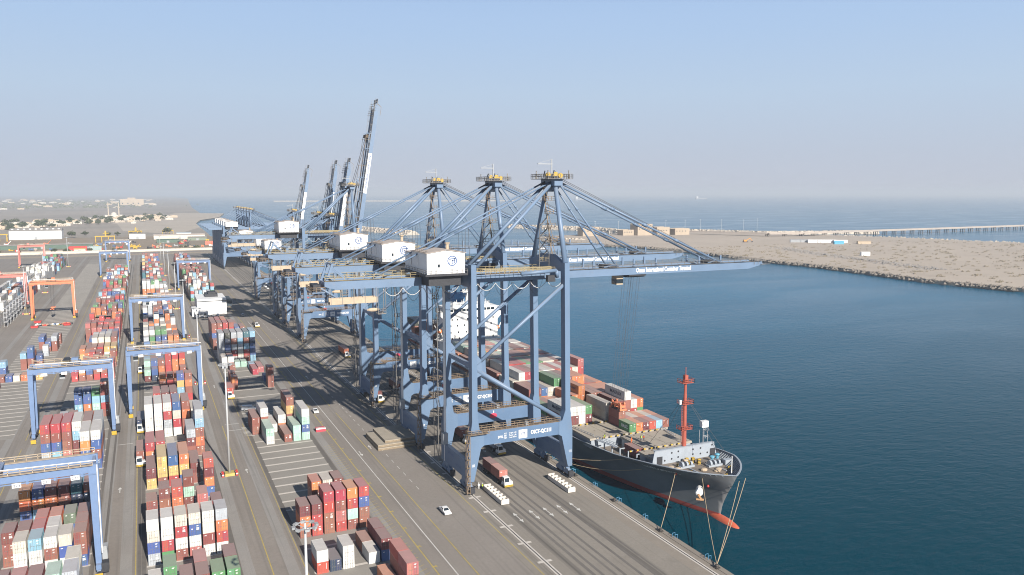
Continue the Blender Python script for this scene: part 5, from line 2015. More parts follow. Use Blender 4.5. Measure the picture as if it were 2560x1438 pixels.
# inner ribs of the bow bulwark
b = MB()
for s in (-1, 1):
    y = 152.5
    while y < 171:
        for z0 in (7.4,):
            h0, h1 = half(y, 7.5) - .2, half(y, ztop(y)) - .1
            b.beam((SHX + s * (h0 - .5), y, 7.4), (SHX + s * h1, y, ztop(y) - .1), .22, .12)
        y += 1.1
SP(b, "bulwark_ribs", SHIPG)
# breakwater across the foredeck with round and square openings
b = MB()
hb = half(171, 8) - .9
b.prism([(SHX - hb, 7.3), (SHX + hb, 7.3), (SHX + hb - 1.2, 11.3), (SHX - hb + .8, 11.3)], 171.2, 171.45, 'y')
b.box(SHX - hb + .8, SHX + hb - 1.2, 171.0, 172.0, 11.25, 11.4)
bw = SP(b, "breakwater", SHIPG)
b = MB()
for dx, z in ((-6.9, 8.3), (-4.6, 10.2), (-4.6, 8.5), (-2.4, 10.3), (-2.4, 8.7), (2.6, 10.2), (2.6, 8.8), (5.2, 10.2), (5.2, 8.6), (7.6, 8.6), (9.2, 10.6)):
    b.tube((SHX + dx, 171.22, z), (SHX + dx, 171.12, z), .26, 12)
for dx in (-8.6, 9.4): b.box(SHX + dx - .9, SHX + dx + .9, 171.1, 171.22, 7.4, 9.6)
SP(b, "opening", DARK, parent=bw)
# foremast
b = MB()
b.tube((SHX, 171.9, 11.3), (SHX, 171.9, 26.0), .64, 12, r2=.46)
b.tube((SHX, 171.9, 26.0), (SHX, 171.9, 31.5), .40, 10, r2=.34)
b.tube((SHX, 171.9, 31.5), (SHX, 171.9, 33.6), .10, 6)
b.box(SHX - .5, SHX + .5, 171.4, 172.4, 29.6, 31.4)
for z in (16.2, 23.4, 29.3):
    b.box(SHX - 1.9, SHX + 1.9, 170.6, 173.0, z, z + .14)
    for a_, c_ in (((-1.9, 170.6), (1.9, 170.6)), ((-1.9, 170.6), (-1.9, 173)), ((1.9, 170.6), (1.9, 173))): b.rail((SHX + a_[0], a_[1], z), (SHX + c_[0], c_[1], z), 1.1, .9, .05)
for dx in (-1.3, -.9): b.beam((SHX + dx - .3, 171.2, 12), (SHX + dx - .3, 171.2, 23), .09)
for k in range(16): b.beam((SHX - 1.6, 171.2, 12.3 + .7 * k), (SHX - 1.2, 171.2, 12.3 + .7 * k), .07)
mast = SP(b, "foremast", SHIPR)
b = MB()
b.tube((SHX, 171.9, 7.3), (SHX, 171.9, 11.35), .80, 12)
SP(b, "mast_foot", SHIPG, parent=mast)
b = MB()
b.box(SHX - 2.6, SHX - 1.9, 170.8, 171.3, 23.6, 24.7)
SP(b, "mast_lamp", WHITE, parent=mast)
b = MB()
for e in ((SHX + half(171, 8) - .4, 168.5, 9.2), (SHX + 12.8, 197, 7), (SHX - 1.2, 187, 7.4), (SHX + 4.6, 160, 9.4)): b.tube((SHX, 171.9, 25.6), e, .045, 5)
SP(b, "mast_stay", ROPE)
# anchor windlass, winches, vents, drums on the foredeck
b = MB()
for dx in (-3.4, 4.2):
    b = MB()
    for k in range(3): b.tube((SHX + dx - 1.6 + 1.5 * k, 165.5 - .3 * dx, 8.3), (SHX + dx - 1.0 + 1.5 * k, 165.5 - .3 * dx, 8.3), .85 - .12 * k, 12)
    b.box(SHX + dx - 2, SHX + dx + 2.6, 164.9 - .3 * dx, 166.3 - .3 * dx, 7.36, 7.9)
    b.beam((SHX + dx, 164 - .3 * dx, 7.6), (SHX + dx + .5, 159.5, 7.5), .35, .25)
    SP(b, "windlass", SHIPG)
for k in range(6):
    b = MB()
    b.beam((SHX + 3.2 + .8 * k, 166.6, 7.36), (SHX + 3.8 + .8 * k, 164.9, 9.0), .25, .15)
    SP(b, "stowed_bar", SHIPG)
b = MB()
b.box(SHX + 7.4, SHX + 9.8, 163.2, 164.6, 7.36, 8.8)
SP(b, "deck_locker", SHIPG)
for x, y in ((-6.8, 164), (-5.2, 162), (-1.6, 157.2), (1.8, 156.4), (5.5, 158), (-4.4, 168.4), (6.8, 160.8)):
    b = MB()
    b.box(SHX + x - .7, SHX + x + .7, y - .3, y + .3, 7.34, 7.42)
    for dx in (-.35, .35): b.tube((SHX + x + dx, y, 7.36), (SHX + x + dx, y, 8.1), .22, 10)
    SP(b, "mooring_bitts", YELL)
for x, y in ((6.4, 167.6), (9.0, 168.6)):
    b = MB()
    b.tube((SHX + x, y, 7.36), (SHX + x, y, 8.5), .42, 10), b.sphere((SHX + x, y, 8.6), .75, .75, .4, 12, 6)
    SP(b, "vent_hood", mat("vent_blue", (.10, .32, .45), .5))
b = MB()
b.tube((SHX + 2.6, 155.2, 7.36), (SHX + 2.6, 155.2, 13.2), .16, 8, r2=.1)
SP(b, "jackstaff", WHITE)
b = MB()
b.tube((SHX - 2.9, 168.2, 8.2), (SHX - 1.7, 168.2, 8.2), .8, 12)
SP(b, "rope_drum", BEIGE)
for x, y, h in ((-7.2, 168, .3), (-6.2, 166.2, .35), (2.4, 160.5, .3), (3.8, 161.6, .3), (-.5, 162.4, .5)):
    b = MB()
    b.sphere((SHX + x, y, 7.4 + h * .5), 1.0, .8, h, 10, 5)
    SP(b, "coiled_rope", BEIGE)
for x, y in ((-.9, 169.4), (.9, 169.0), (-1.9, 166.9), (1.6, 167.3)):
    b = MB()
    for k in range(7): b.box(SHX + x - .45, SHX + x + .45, y - .35, y + .35, 7.36 + .2 * k, 7.36 + .2 * k + .2, k % 2)
    SP(b, "striped_pedestal", [YELL, DARK])
b = MB()
xr, yr = SHX + 10.4, 176.5
for dx in (-.8, .8):
    for dy in (-.8, .8): b.beam((xr + dx, yr + dy, 7), (xr + dx, yr + dy, 13.2), .12)
for z in (9, 11, 13.2): b.rail((xr - .9, yr - .9, z), (xr + .9, yr - .9, z), .9, .8, .05)
b.box(xr - 1.1, xr + 1.1, yr - .8, yr + .5, 14.2, 16.0, 1)
b.tube((xr, yr, 13.2), (xr, yr, 14.2), .12, 6)
SP(b, "lookout_frame", [GREY, WHITE])
# hatch coamings and pontoon covers
for y0_, y1_, x0, x1 in ((176.2, 183.0, -7.5, 8.5), (184.4, 197.2, -4.4, 12.6), (198.8, 211.7, -14.0, 14.2), (213.1, 225.9, -14.4, 14.4), (226.3, 239.0, -14.4, 14.4), (239.4, 252.2, -14.4, 14.4), (252.6, 265.4, -14.4, 14.4),
                         (266.8, 279.6, -14.4, 14.4), (280.0, 293.2, -14.4, 14.4), (293.8, 306.8, -14.4, 14.4), (307.4, 320.2, -14.4, 14.4), (351.6, 364.8, -13.8, 13.8), (365.6, 378.6, -13.0, 13.0)):
    b = MB()
    b.box(SHX + x0 + .4, SHX + x1 - .4, y0_ + .2, y1_ - .2, 4.2, 6.8)
    SP(b, "hatch_coaming", SHIPG)
for y0_, y1_, xs in ((176.2, 183.0, (-7.5, .5, 8.5)), (184.4, 197.2, (-4.4, 4.1, 12.6)), (198.8, 211.7, (-14.2, -7.0, -.1, 7.1, 14.4)), (213.1, 225.9, (-14.4, -4.8, 4.8, 14.4)), (226.3, 239.0, (-14.4, -4.8, 4.8, 14.4)), (239.4, 252.2, (-14.4, -4.8, 4.8, 14.4))):
    for xa, xb_ in zip(xs[:-1], xs[1:]):
        b = MB()
        b.box(SHX + xa + .05, SHX + xb_ - .05, y0_, y1_, 6.82, 7.42)
        nx, ny = max(2, int((xb_ - xa) / 2.5)), 2
        for i in range(nx):
            for j in range(ny + 1):
                px, py = SHX + xa + (xb_ - xa) * (i + .5) / nx, y0_ + 1 + (y1_ - y0_ - 2) * j / ny
                b.box(px - .28, px + .28, py - .22, py + .22, 7.42, 7.44, 1)
        SP(b, "hatch_panel", [HATCHM, mat("hatch_socket", (.13, .09, .07), .8)])
b = MB()
for y0_, y1_ in ((252.6, 265.4), (266.8, 279.6), (280.0, 293.2), (293.8, 306.8), (307.4, 320.2), (351.6, 364.8), (365.6, 378.6)): b.box(SHX - 13.2, SHX + 13.2, y0_, y1_, 6.82, 7.42)
SP(b, "hatch_panel", HATCHM)
b = MB()
for y in (183.7, 198.0, 212.3):
    for k in range(9): b.tube((SHX - 10 + 2.4 * k, y, 7.5), (SHX - 9.4 + 2.4 * k, y, 7.5), .24, 8)
SP(b, "lashing_gear", YELL)
b = MB()
for s in (-1, 1):
    for k in range(12):
        y = 176 + 3.2 * k
        x = SHX + s * (half(y, 4.5) - .9)
        b.beam((x, y, 4.2), (x, y, 6.9), .35, .25)
        b.beam((x, y, 6.8), (x - s * 1.6, y, 6.8), .3, .25)
    for y0_, y1_ in ((190, 199), (200, 212)):
        xx = [SHX + s * (half(y, 4.5) - .9) for y in (y0_, y1_)]
        b.beam((xx[0], y0_, 6.95), (xx[1], y1_, 6.95), 1.1, .12)
        b.rail((xx[0], y0_, 7.0), (xx[1], y1_, 7.0), 1.1, 1.5, .05)
SP(b, "side_passage", SHIPG)
for dx, y, t in ((-6.0, 184.6, "m"),):
    pass
# bow name along the flare, draught marks
src = text_mesh("NORDSPRING", .012)
me = src.copy()
x0 = min(v.co.x for v in me.vertices)
x1 = max(v.co.x for v in me.vertices)
for v in me.vertices:
    yy = 176.0 - 13.0 * (v.co.x - x0) / (x1 - x0)
    zz = ztop(yy) - 2.3 + v.co.y * 1.25
    v.co = (SHX - half(yy, zz) - .22 - SORG[0], yy - .12 - SORG[1], zz - SORG[2])
me.materials.clear()
me.materials.append(LETTER)
link("ship_name", me, ship)
b = MB()
b.tube((SHX - 6.6, 156.6, 4.4), (SHX - 5.0, 158.5, 4.6), 1.0, 16, r2=.8)
b.sphere((SHX - 6.6, 156.7, 4.4), 1.0, .5, 1.2, 12, 6)
SP(b, "anchor_pocket", WHITE)
b = MB()
b.beam((SHX - 7.2, 156.2, 4.2), (SHX - 6.4, 156.0, 2.6), .7, .5)
b.beam((SHX - 7.7, 156.4, 2.9), (SHX - 5.9, 155.6, 2.7), .45, .4)
SP(b, "anchor", mat("rusty_anchor", (.42, .24, .12), .8, 0, .2, 2, .4))
# bridge house
HY = 327.0
b = MB()
b.box(SHX - 12.2, SHX + 12.4, HY, HY + 13.0, 4.2, 27.0)
b.box(SHX - 12.2, SHX + 12.4, HY + .3, HY + 12, 27.0, 30.0)
b.box(SHX - 15.0, SHX - 12.2, HY + .5, HY + 5.5, 26.2, 28.2)
b.box(SHX + 12.4, SHX + 15.6, HY + .5, HY + 5.5, 26.2, 28.2)
b.box(SHX + 12.4, SHX + 15.6, HY + .5, HY + .7, 27.4, 28.6)
for s, w_ in ((-1, 12.2), (1, 12.4)): b.prism([(SHX + s * w_, 23.4), (SHX + s * (w_ + 2.6), 26.2), (SHX + s * w_, 26.2)] if s > 0 else [(SHX - w_, 23.4), (SHX - w_, 26.2), (SHX - w_ - 2.6, 26.2)], HY + .6, HY + 1.0, 'y')
b.box(SHX - 9, SHX + 9, HY + 1, HY + 10, 30.0, 30.9)
house = SP(b, "bridge_house", WHITE)
b = MB()
x = SHX - 10.8
while x < SHX + 11.2:
    b.box(x, x + 1.7, HY + .24, HY + .31, 28.2, 29.3)
    x += 2.0
SP(b, "window", GLASS, parent=house)
for lv, xs in ((24.2, (-9.8, -7.2, -2.4, 2.6, 5.2, 8.3, 10.2)), (21.4, (-10.4, -7.2, -3.8, 1.5, 5.2, 9.2)), (18.4, (-10.4, -6.8, -3, 1, 4.2, 9.0)), (15.6, (-9.8, -6.4, -3.8, 2.6, 5.8, 10.2)), (12.8, (-10.4, -6.4, -3.9, 2.8, 6.6, 9.2))):
    for dx in xs:
        b = MB()
        b.box(SHX + dx - .3, SHX + dx + .3, HY - .05, HY + .02, lv, lv + .9)
        SP(b, "window", GLASS, parent=house)
b = MB()
for s in (-1, 1):
    b.rail((SHX + s * 9, HY + 1, 30.9), (SHX + s * 9, HY + 10, 30.9), 1.1, 1.2, .06)
b.rail((SHX - 9, HY + 1, 30.9), (SHX + 9, HY + 1, 30.9), 1.1, 1.2, .06)
b.rail((SHX + 12.4, HY + .6, 28.6), (SHX + 15.6, HY + .6, 28.6), 1.1, .6, .07)
b.rail((SHX - 15.0, HY + .6, 28.2), (SHX - 12.2, HY + .6, 28.2), 1.1, .6, .07)
for k in range(12): b.beam((SHX - 8 + 1.5 * k, HY + 3 + (k * 37 % 5), 30.9), (SHX - 8 + 1.5 * k, HY + 3 + (k * 37 % 5), 32.2 + (k * 53 % 17) / 10), .14)
SP(b, "roof_railing", WHITE, parent=house)
b = MB()
b.prism([(SHX - 1.9, 30.9), (SHX + 1.9, 30.9), (SHX + .6, 37), (SHX - .6, 37)], HY + 4, HY + 5.4, 'y')
b.box(SHX - 3.4, SHX + 2.4, HY + 3.2, HY + 6, 36.3, 36.6)
b.box(SHX - 2.8, SHX + 2.0, HY + 3.6, HY + 5.6, 38.6, 38.8)
b.tube((SHX - .3, HY + 4.6, 36.5), (SHX - .3, HY + 4.6, 43.4), .3, 8, r2=.12)
b.box(SHX - 2.6, SHX + 2.1, HY + 4.4, HY + 4.8, 37.6, 37.95)
b.box(SHX - 1.6, SHX + 1.2, HY + 4.4, HY + 4.8, 40.2, 40.5)
for k in range(7): b.beam((SHX - 3.0 + .9 * k, HY + 4.2, 36.6), (SHX - 3.0 + .9 * k, HY + 4.2, 38.2 + (k % 3) * .8), .16)
b.sphere((SHX + 1.9, HY + 4.6, 39.8), .6, .6, .7)
b.sphere((SHX - 2.4, HY + 4.6, 37.4), .5, .5, .6)
SP(b, "radar_mast", WHITE, parent=house)
b = MB()
b.box(SHX - 3.6, SHX + 3.4, HY + 14, HY + 21, 4.2, 33.2)
b.box(SHX - 3.65, SHX + 3.45, HY + 13.95, HY + 21.05, 30.6, 34.2, 1)
b.tube((SHX - 1.6, HY + 17, 34.2), (SHX - 1.6, HY + 17, 36.0), .6, 10, 1)
b.tube((SHX + 1.4, HY + 17, 34.2), (SHX + 1.4, HY + 17, 35.8), .6, 10, 1)
SP(b, "funnel", [WHITE, mat("funnel_blue", (.05, .18, .38), .5)])
for s in (-1, 1):
    b = MB()
    b.sphere((SHX + s * 14.2, HY + 5.5, 19.0), 1.15, 3.0, 1.2, 12, 8)
    lb_ = SP(b, "lifeboat", mat("lifeboat_orange", (.70, .20, .05), .5), True)
    b = MB()
    for dy in (3.0, 8.0): b.beam((SHX + s * 12.3, HY + dy, 15), (SHX + s * 15.4, HY + dy, 21.4), .4), b.beam((SHX + s * 12.3, HY + dy, 16), (SHX + s * 14.6, HY + dy, 15.2), .3)
    b.box(SHX + s * 12.3 if s > 0 else SHX - 15.2, SHX + 15.4 if s > 0 else SHX - 12.3, HY + 1.5, HY + 9.5, 14.6, 14.8)
    SP(b, "davit", WHITE)
# loose container on the foredeck side
k = 'm'
o = link("shipping_container", container_mesh(20, 2.59), None, (127.3, 187.6, 4.25), (0, 0, 0))
o.location = (127.0, 187.7, 4.9)
set_paint(o, k)
for s in (-1, 1):
    dm = link("door", door_mesh(2.59, s), o, (0, CDIM[20] / 2 - .03, 0), (0, 0, math.pi))
    set_paint(dm, k)
tag(o, "dark maroon container standing alone by the bow hatch covers", "container", "containers on the ship")
# mooring lines
LINEM = mat("mooring_rope", (.42, .33, .22), .8, 0, .15, 3)


def mooring(pts, label, ball=None):
    b = MB()
    b.path(pts, .075, 6)
    if ball: b.sphere(ball, .34, .34, .36, 10, 6, 1)
    o = b.build("mooring_line", [LINEM, REDP], None, pts[0])
    tag(o, label, "mooring line", "mooring lines at the bow")


def sag(p, q, s, n=8):
    return [tuple(Vector(p).lerp(Vector(q), i / n) - Vector((0, 0, s * 4 * (i / n) * (1 - i / n)))) for i in range(n + 1)]


hx = lambda y, z: SHX - half(y, z) - .05
mooring(sag((109.4, 149.5, .6), (hx(163.5, 7.9), 163.5, 7.9), .5), "mooring line rising to a red ball under the ship name, left bollard", (hx(163.8, 7.7) - .2, 163.3, 7.5))
mooring(sag((109.4, 128.8, .6), (hx(157.5, 7.6), 157.5, 7.6), 1.2), "mooring line from the right bollard past the anchor", (hx(157.5, 7) - .9, 155.2, 6.3))
mooring(sag((109.4, 128.9, .6), (SHX + 1.2, 150.6, 8.2), .6), "mooring line from the right bollard to the stem, left of the pair")
mooring(sag((109.5, 129.0, .6), (SHX + 3.8, 151.2, 8.4), .8), "mooring line from the right bollard round the bow, right of the pair")
mooring(sag((109.4, 211.6, .6), (hx(186, 4.6), 186, 4.6), 1.2), "slack mooring line from the crane foot to the hull, upper one")
mooring(sag((109.4, 211.4, .5), (hx(180, 3.2), 180, 3.2), 2.2), "slack mooring line from the crane foot to the hull, lower one")
person(SHX - 5.2, 190.0, 7.44, 0, "person in orange suit and helmet on the bare hatch covers", HIVO, HIVO, HIVO)
person(SHX - 1.3, 190.8, 7.44, R(30), "person in yellow vest beside the yellow lashing gear", HIVIS, HIVIS)
person(SHX - .4, 190.6, 7.44, R(-60), "person in orange vest beside the one in yellow", HIVO, WHITE)
person(SHX - 10.4, 196.5, 7.44, R(100), "person in dark clothes and yellow vest near the crane leg on the ship", HIVIS, DARK)

# ------------------------------------------------------------------ reclaimed land, breakwaters, jetty
rl = random.Random(5)
RECL = ground_mat("reclaimed_sand", (.50, .43, .36), (.44, .38, .32), (.30, .255, .21), .008, .035, .95, .3, stretch=(1, 1, 1))
rec = [(690, -900), (684, 300), (680.6, 421), (669.4, 500), (682.5, 587), (692.5, 665), (687.4, 739), (704, 920), (690, 1010), (655, 1090), (630, 1180), (640, 1260), (700, 1330), (800, 1345), (900, 1352), (1000, 1400),
       (1085, 1358), (1072, 1331), (1100, 1231), (1203, 1117), (1257, 1013), (1275, 896), (1307, 814), (1335, 700), (1380, 300), (1420, -900)]
sheet("terrain", rec, .2, RECL, thick=5)
ROCK = mat("revetment_rock", (.23, .20, .17), .9, 0, .35, .3, .3, (.12, .10, .085))
ROCKL = mat("pale_rock", (.50, .44, .37), .9, 0, .3, .25, .3, (.3, .26, .22))


def rocks(name, pts, per, size, m, z0, spread, dx=0):
    b = MB()
    for (xa, ya), (xb_, yb) in zip(pts[:-1], pts[1:]):
        L_ = math.hypot(xb_ - xa, yb - ya)
        for i in range(int(L_ * per)):
            t = rl.random()
            u = rl.uniform(-spread, spread)
            x, y = xa + (xb_ - xa) * t + u * (yb - ya) / L_, ya + (yb - ya) * t - u * (xb_ - xa) / L_
            s = size * rl.uniform(.6, 1.4)
            z = z0 - abs(u) / spread * 2.4
            vs = [(x + s * rl.uniform(.6, 1) * a, y + s * rl.uniform(.6, 1) * c_, z + s * rl.uniform(.5, .9) * d) for a, c_, d in ((1, 0, 0), (-1, 0, 0), (0, 1, 0), (0, -1, 0), (0, 0, 1), (0, 0, -1))]
            b.add(vs, [(0, 2, 4), (2, 1, 4), (1, 3, 4), (3, 0, 4), (2, 0, 5), (1, 2, 5), (3, 1, 5), (0, 3, 5)])
    o = b.build(name, m)
    tag(o, "band of broken rock protecting the shore", None, None, "stuff")
    return o


rocks("shore_rubble", rec[2:13], 1.5, 2.1, ROCK, .2, 5.5)
rocks("shore_rubble", rec[16:24], .8, 2.4, ROCKL, .6, 5)
rocks("shore_rubble", [(760, 560), (780, 640), (800, 720), (830, 830), (860, 900)], 3.0, 2.0, mat("grey_rubble", (.27, .25, .235), .9, 0, .3, .3), 1.0, 26)


def mound(name, pts, wtop, wbot, h, label):
    b = MB()
    n = 0
    P0 = []
    for i, (x, y) in enumerate(pts):
        a = Vector(pts[max(0, i - 1)])
        c_ = Vector(pts[min(len(pts) - 1, i + 1)])
        d = (c_ - a).normalized()
        nn = Vector((-d.y, d.x))
        P0.append([(x + nn.x * k, y + nn.y * k, z) for k, z in ((-wbot, WZ - .5), (-wtop, h), (wtop, h), (wbot, WZ - .5))])
    vs = [p for r in P0 for p in r]
    fs = [(4 * i + k, 4 * i + k + 1, 4 * i + 5 + k, 4 * i + 4 + k) for i in range(len(pts) - 1) for k in range(3)] + [(0, 1, 2, 3), tuple(len(vs) - 4 + k for k in (3, 2, 1, 0))]
    b.add(vs, fs)
    for (xa, ya), (xb_, yb) in zip(pts[:-1], pts[1:]):
        L_ = math.hypot(xb_ - xa, yb - ya)
        for i in range(int(L_ * .8)):
            t = rl.random()
            u = rl.uniform(-wbot, wbot)
            x, y = xa + (xb_ - xa) * t + u * (yb - ya) / L_, ya + (yb - ya) * t - u * (xb_ - xa) / L_
            z = h if abs(u) < wtop else h - (abs(u) - wtop) / (wbot - wtop) * (h - WZ)
            s = rl.uniform(1.2, 2.6)
            b.box(x - s, x + s, y - s * .8, y + s, z - s * .6, z + s * .5)
    o = b.build(name, ROCKL, None, (pts[0][0], pts[0][1], 0))
    tag(o, label, "breakwater", "breakwaters")


mound("breakwater", [(450, 1815), (470, 1670), (496, 1535)], 5, 16, 4.5, "pale rock breakwater behind the nearest machine houses, left one")
mound("breakwater", [(820, 1760), (880, 1630), (926, 1525), (905, 1400), (880, 1345)], 6, 18, 4.5, "pale rock breakwater seen between the crane pylons, right one")
mound("breakwater", [(1010, 1395), (1085, 1362), (1150, 1240), (1400, 1180)], 4, 9, 3.0, "low pale causeway along the foot of the long jetty")
mound("breakwater", [(640, 1262), (668, 1235), (694, 1190)], 4, 11, 1.5, "short dark rock spur in the inner basin")
mound("breakwater", [(1200, 8200), (3600, 7600)], 10, 26, 5, "far thin breakwater near the left horizon of the sea")
# jetty on piles
jp = [(985, 1272), (1063, 1140), (1130, 1122), (1258, 1132), (1514, 1144), (1861, 1166), (2700, 1215)]
jorg = (jp[1][0], jp[1][1], WZ)
jet = empty("jetty_bridge", jorg, "long low concrete jetty on piles running out to sea at the right edge", "bridge")
CONC = mat("jetty_concrete", (.40, .35, .31), .85, 0, .12, .1, .3, (.26, .22, .19))
b = MB()
for (xa, ya), (xb_, yb) in zip(jp[:-1], jp[1:]):
    b.beam((xa, ya, 5.2), (xb_, yb, 5.2), 13, 1.8)
    for s in (-6.3, 6.3): b.beam((xa, ya + s, 6.6), (xb_, yb + s, 6.6), .5, 1.1)
b.build("deck", CONC, jet, jorg)
for (xa, ya), (xb_, yb) in list(zip(jp[:-1], jp[1:]))[1:]:
    L_ = math.hypot(xb_ - xa, yb - ya)
    n = int(L_ / 28)
    for i in range(n):
        t = i / n
        x, y = xa + (xb_ - xa) * t, ya + (yb - ya) * t
        b = MB()
        for s in (-4.5, 0, 4.5): b.tube((x, y + s, WZ - 1), (x, y + s, 4.3), .85, 8)
        b.box(x - 1.2, x + 1.2, y - 6.2, y + 6.2, 3.4, 4.4)
        b.build("pier", mat("dark_pier_concrete", (.20, .18, .165), .9, 0, .15, .2), jet, jorg)
# sheds, blocks and small things on the reclaimed land
BG = mat("beige_block_wall", (.42, .345, .265), .85, 0, .08, .1)
for i, (x, y, a, c_, h, t) in enumerate(((846, 1290, 26, 20, 10, "low beige block left of the tall beige block on the far shore"), (876, 1282, 34, 26, 21, "tallest beige block building on the far shore by the jetty"), (912, 1270, 30, 20, 15, "stepped beige block right of the tall one on the far shore"),
                                        (952, 1262, 34, 18, 12, "rightmost beige block of the group on the far shore"), (768, 1300, 36, 20, 16, "separate beige block seen behind the boom stays"))):
    b = MB()
    b.box(x - a / 2, x + a / 2, y - c_ / 2, y + c_ / 2, .2, h)
    for s in (-1, 1): b.box(x - a / 2, x + a / 2, y + s * (c_ / 2 - .3) - .3, y + s * (c_ / 2 - .3) + .3, h, h + 1)
    for k in range(4): b.box(x - a / 2 + 3 + k * a / 5, x - a / 2 + 5 + k * a / 5, y - c_ / 2 - .06, y - c_ / 2 + .1, h * .55, h * .55 + 1.8, 1)
    tag(b.build("block_building", [BG, GLASS], None, (x, y, 0)), t, "building", "buildings at the root of the jetty")
for i in range(9):
    x, y = 800 + 52 * i, 1318 + rl.uniform(-10, 20)
    b = MB()
    b.tube((x, y, 0), (x, y, 26), .4, 6, r2=.25)
    b.box(x - 1.6, x + 1.6, y - .4, y + .4, 25.6, 26.2)
    tag(b.build("lamp_post", MASTC, None, (x, y, 0)), "slim lamp post by the far beige blocks, %s from the left" % ORD[i], "lamp post", "lamp posts by the jetty")
SHCOL = {'w': WHITE, 'b': mat("shed_blue", (.10, .38, .55), .6), 'o': mat("excavator_orange", (.60, .27, .05), .6), 'g': GREY, 'e': BEIGE}
for x, y, rz, L_, k, t in ((984, 979, .5, 34, 'g', "grey store box on the sand beside the long white row"), (1010, 958, .5, 46, 'w', "long white row of store boxes on the sand"), (1032, 940, .5, 22, 'w', "short white store box at the right end of the white row"),
                           (1003, 917, .4, 16, 'b', "bright blue covered pile on the sand"), (1045, 905, .4, 22, 'e', "beige boxes with orange fence on the sand"), (851, 734, .4, 12, 'w', "small white hut among grey rubble on the sand"), (902, 1018, .3, 18, 'o', "orange digger working on the sand at left")):
    b = MB()
    if k == 'o':
        b.box(-4, 4, -2, 2, 0, 1.4, 1), b.box(-3.2, 2, -1.8, 1.8, 1.4, 4.2), b.beam((1, 0, 3), (8, 0, 7), .9), b.beam((8, 0, 7), (12, 0, 2), .7), b.box(11, 13, -1, 1, .6, 2.2, 1)
    else:
        n = max(1, int(L_ / 12))
        for q in range(n): b.box(-L_ / 2 + q * L_ / n + .3, -L_ / 2 + (q + 1) * L_ / n - .3, -2.4, 2.4, 0, 4.2 if k != 'b' else 3.2)
        b.prism([(-2.6, 4.2), (2.6, 4.2), (0, 5.0)] if k != 'b' else [(-2.6, 3.2), (2.6, 3.2), (0, 5.2)], -L_ / 2, L_ / 2, 'x')
    o = b.build("digger" if k == 'o' else "store_box", [SHCOL[k], DARK])
    o.location = (x, y, .2)
    o.rotation_euler = (0, 0, -rz)
    tag(o, t, "digger" if k == 'o' else "hut", "things on the reclaimed sand")
# scrub on the reclaimed land
SCRUB = mat("dry_scrub", (.17, .145, .105), .95, 0, .3, .5)
b = MB()
for i in range(900):
    t = rl.random()
    y = 330 + 620 * t
    x = 700 + rl.random() ** 1.3 * 560
    s = rl.uniform(.8, 2.6)
    for k in range(5):
        px, py = x + rl.uniform(-s, s) * 1.5, y + rl.uniform(-s, s)
        q = s * rl.uniform(.3, .7)
        b.add([(px - q, py, .2), (px + q, py - q * .4, .2), (px, py + q, .25), (px, py, .2 + q * 1.1)], [(0, 1, 3), (1, 2, 3), (2, 0, 3)])
tag(b.build("scrub_undergrowth", SCRUB), "low dry scrub scattered on the reclaimed sand", None, None, "stuff")

# ------------------------------------------------------------------ beyond the yard wall
b = MB()
b.box(-420, 99, 1212, 1214, 0, 3.0)
b.box(-420, 99, 1211.7, 1214.3, 3.0, 3.25)
tag(b.build("boundary_wall", mat("cream_wall", (.62, .56, .48), .85, 0, .08, .2), None, (-160, 1213, 0)), "long pale boundary wall across the end of the yard", "wall")
sheet("path", [(-420, 1150), (99, 1150), (99, 1176), (-420, 1176)], .03, ground_mat("sandy_path", (.38, .32, .25), (.33, .28, .22), (.42, .36, .3), .02, .1))
sheet("field", [(-420, 1216), (150, 1216), (150, 1452), (104, 1640), (-420, 1640)], .02, ground_mat("storage_field", (.32, .255, .19), (.27, .235, .185), (.2, .17, .13), .01, .05))
FOL = [mat("acacia_foliage", (.075, .095, .045), .9, 0, .35, .3, rnd=.15), mat("grey_green_foliage", (.10, .11, .06), .9, 0, .35, .3, rnd=.15)]
BARK = mat("bark", (.16, .12, .09), .9)
_tree = []
for v in range(4):
    rt = random.Random(20 + v)
    b = MB()
    for i in range(230):
        a = rt.uniform(0, 2 * math.pi)
        q = rt.random() ** .5
        lob = 1 + .25 * math.sin(3 * a + v) + .15 * math.sin(5 * a)
        x, y = 2.6 * q * lob * math.cos(a), 2.6 * q * lob * math.sin(a)
        z = 2.2 + rt.uniform(0, 2.6) * (1 - .6 * q * q) + .4 * math.sin(2 * a)
        s = rt.uniform(.3, .75)
        n1, n2 = Vector((rt.uniform(-1, 1), rt.uniform(-1, 1), rt.uniform(-.5, 1))).normalized(), Vector((rt.uniform(-1, 1), rt.uniform(-1, 1), rt.uniform(-.3, .8))).normalized()
        c_ = Vector((x, y, z))
        b.add([tuple(c_ - n1 * s), tuple(c_ + n2 * s), tuple(c_ + n1 * s), tuple(c_ - n2 * s)], [(0, 1, 2, 3)])
    cm = b.mesh("crown", FOL[v % 2])
    b = MB()
    b.tube((0, 0, 0), (.1, .05, 1.6), .24, 7, r2=.16)
    for k in range(4):
        a = math.pi / 2 * k + .4
        b.tube((.1, .05, 1.5), (1.2 * math.cos(a), 1.2 * math.sin(a), 3.1), .12, 5, r2=.05)
    _tree.append((cm, b.mesh("trunk", BARK)))


def tree(x, y, s, v, label, group):
    r_ = empty("acacia_tree", (x, y, 0), label, "tree", group, rl.uniform(0, 6))
    r_.scale = (s, s, s)
    link("crown", _tree[v][0], r_)
    link("trunk", _tree[v][1], r_)


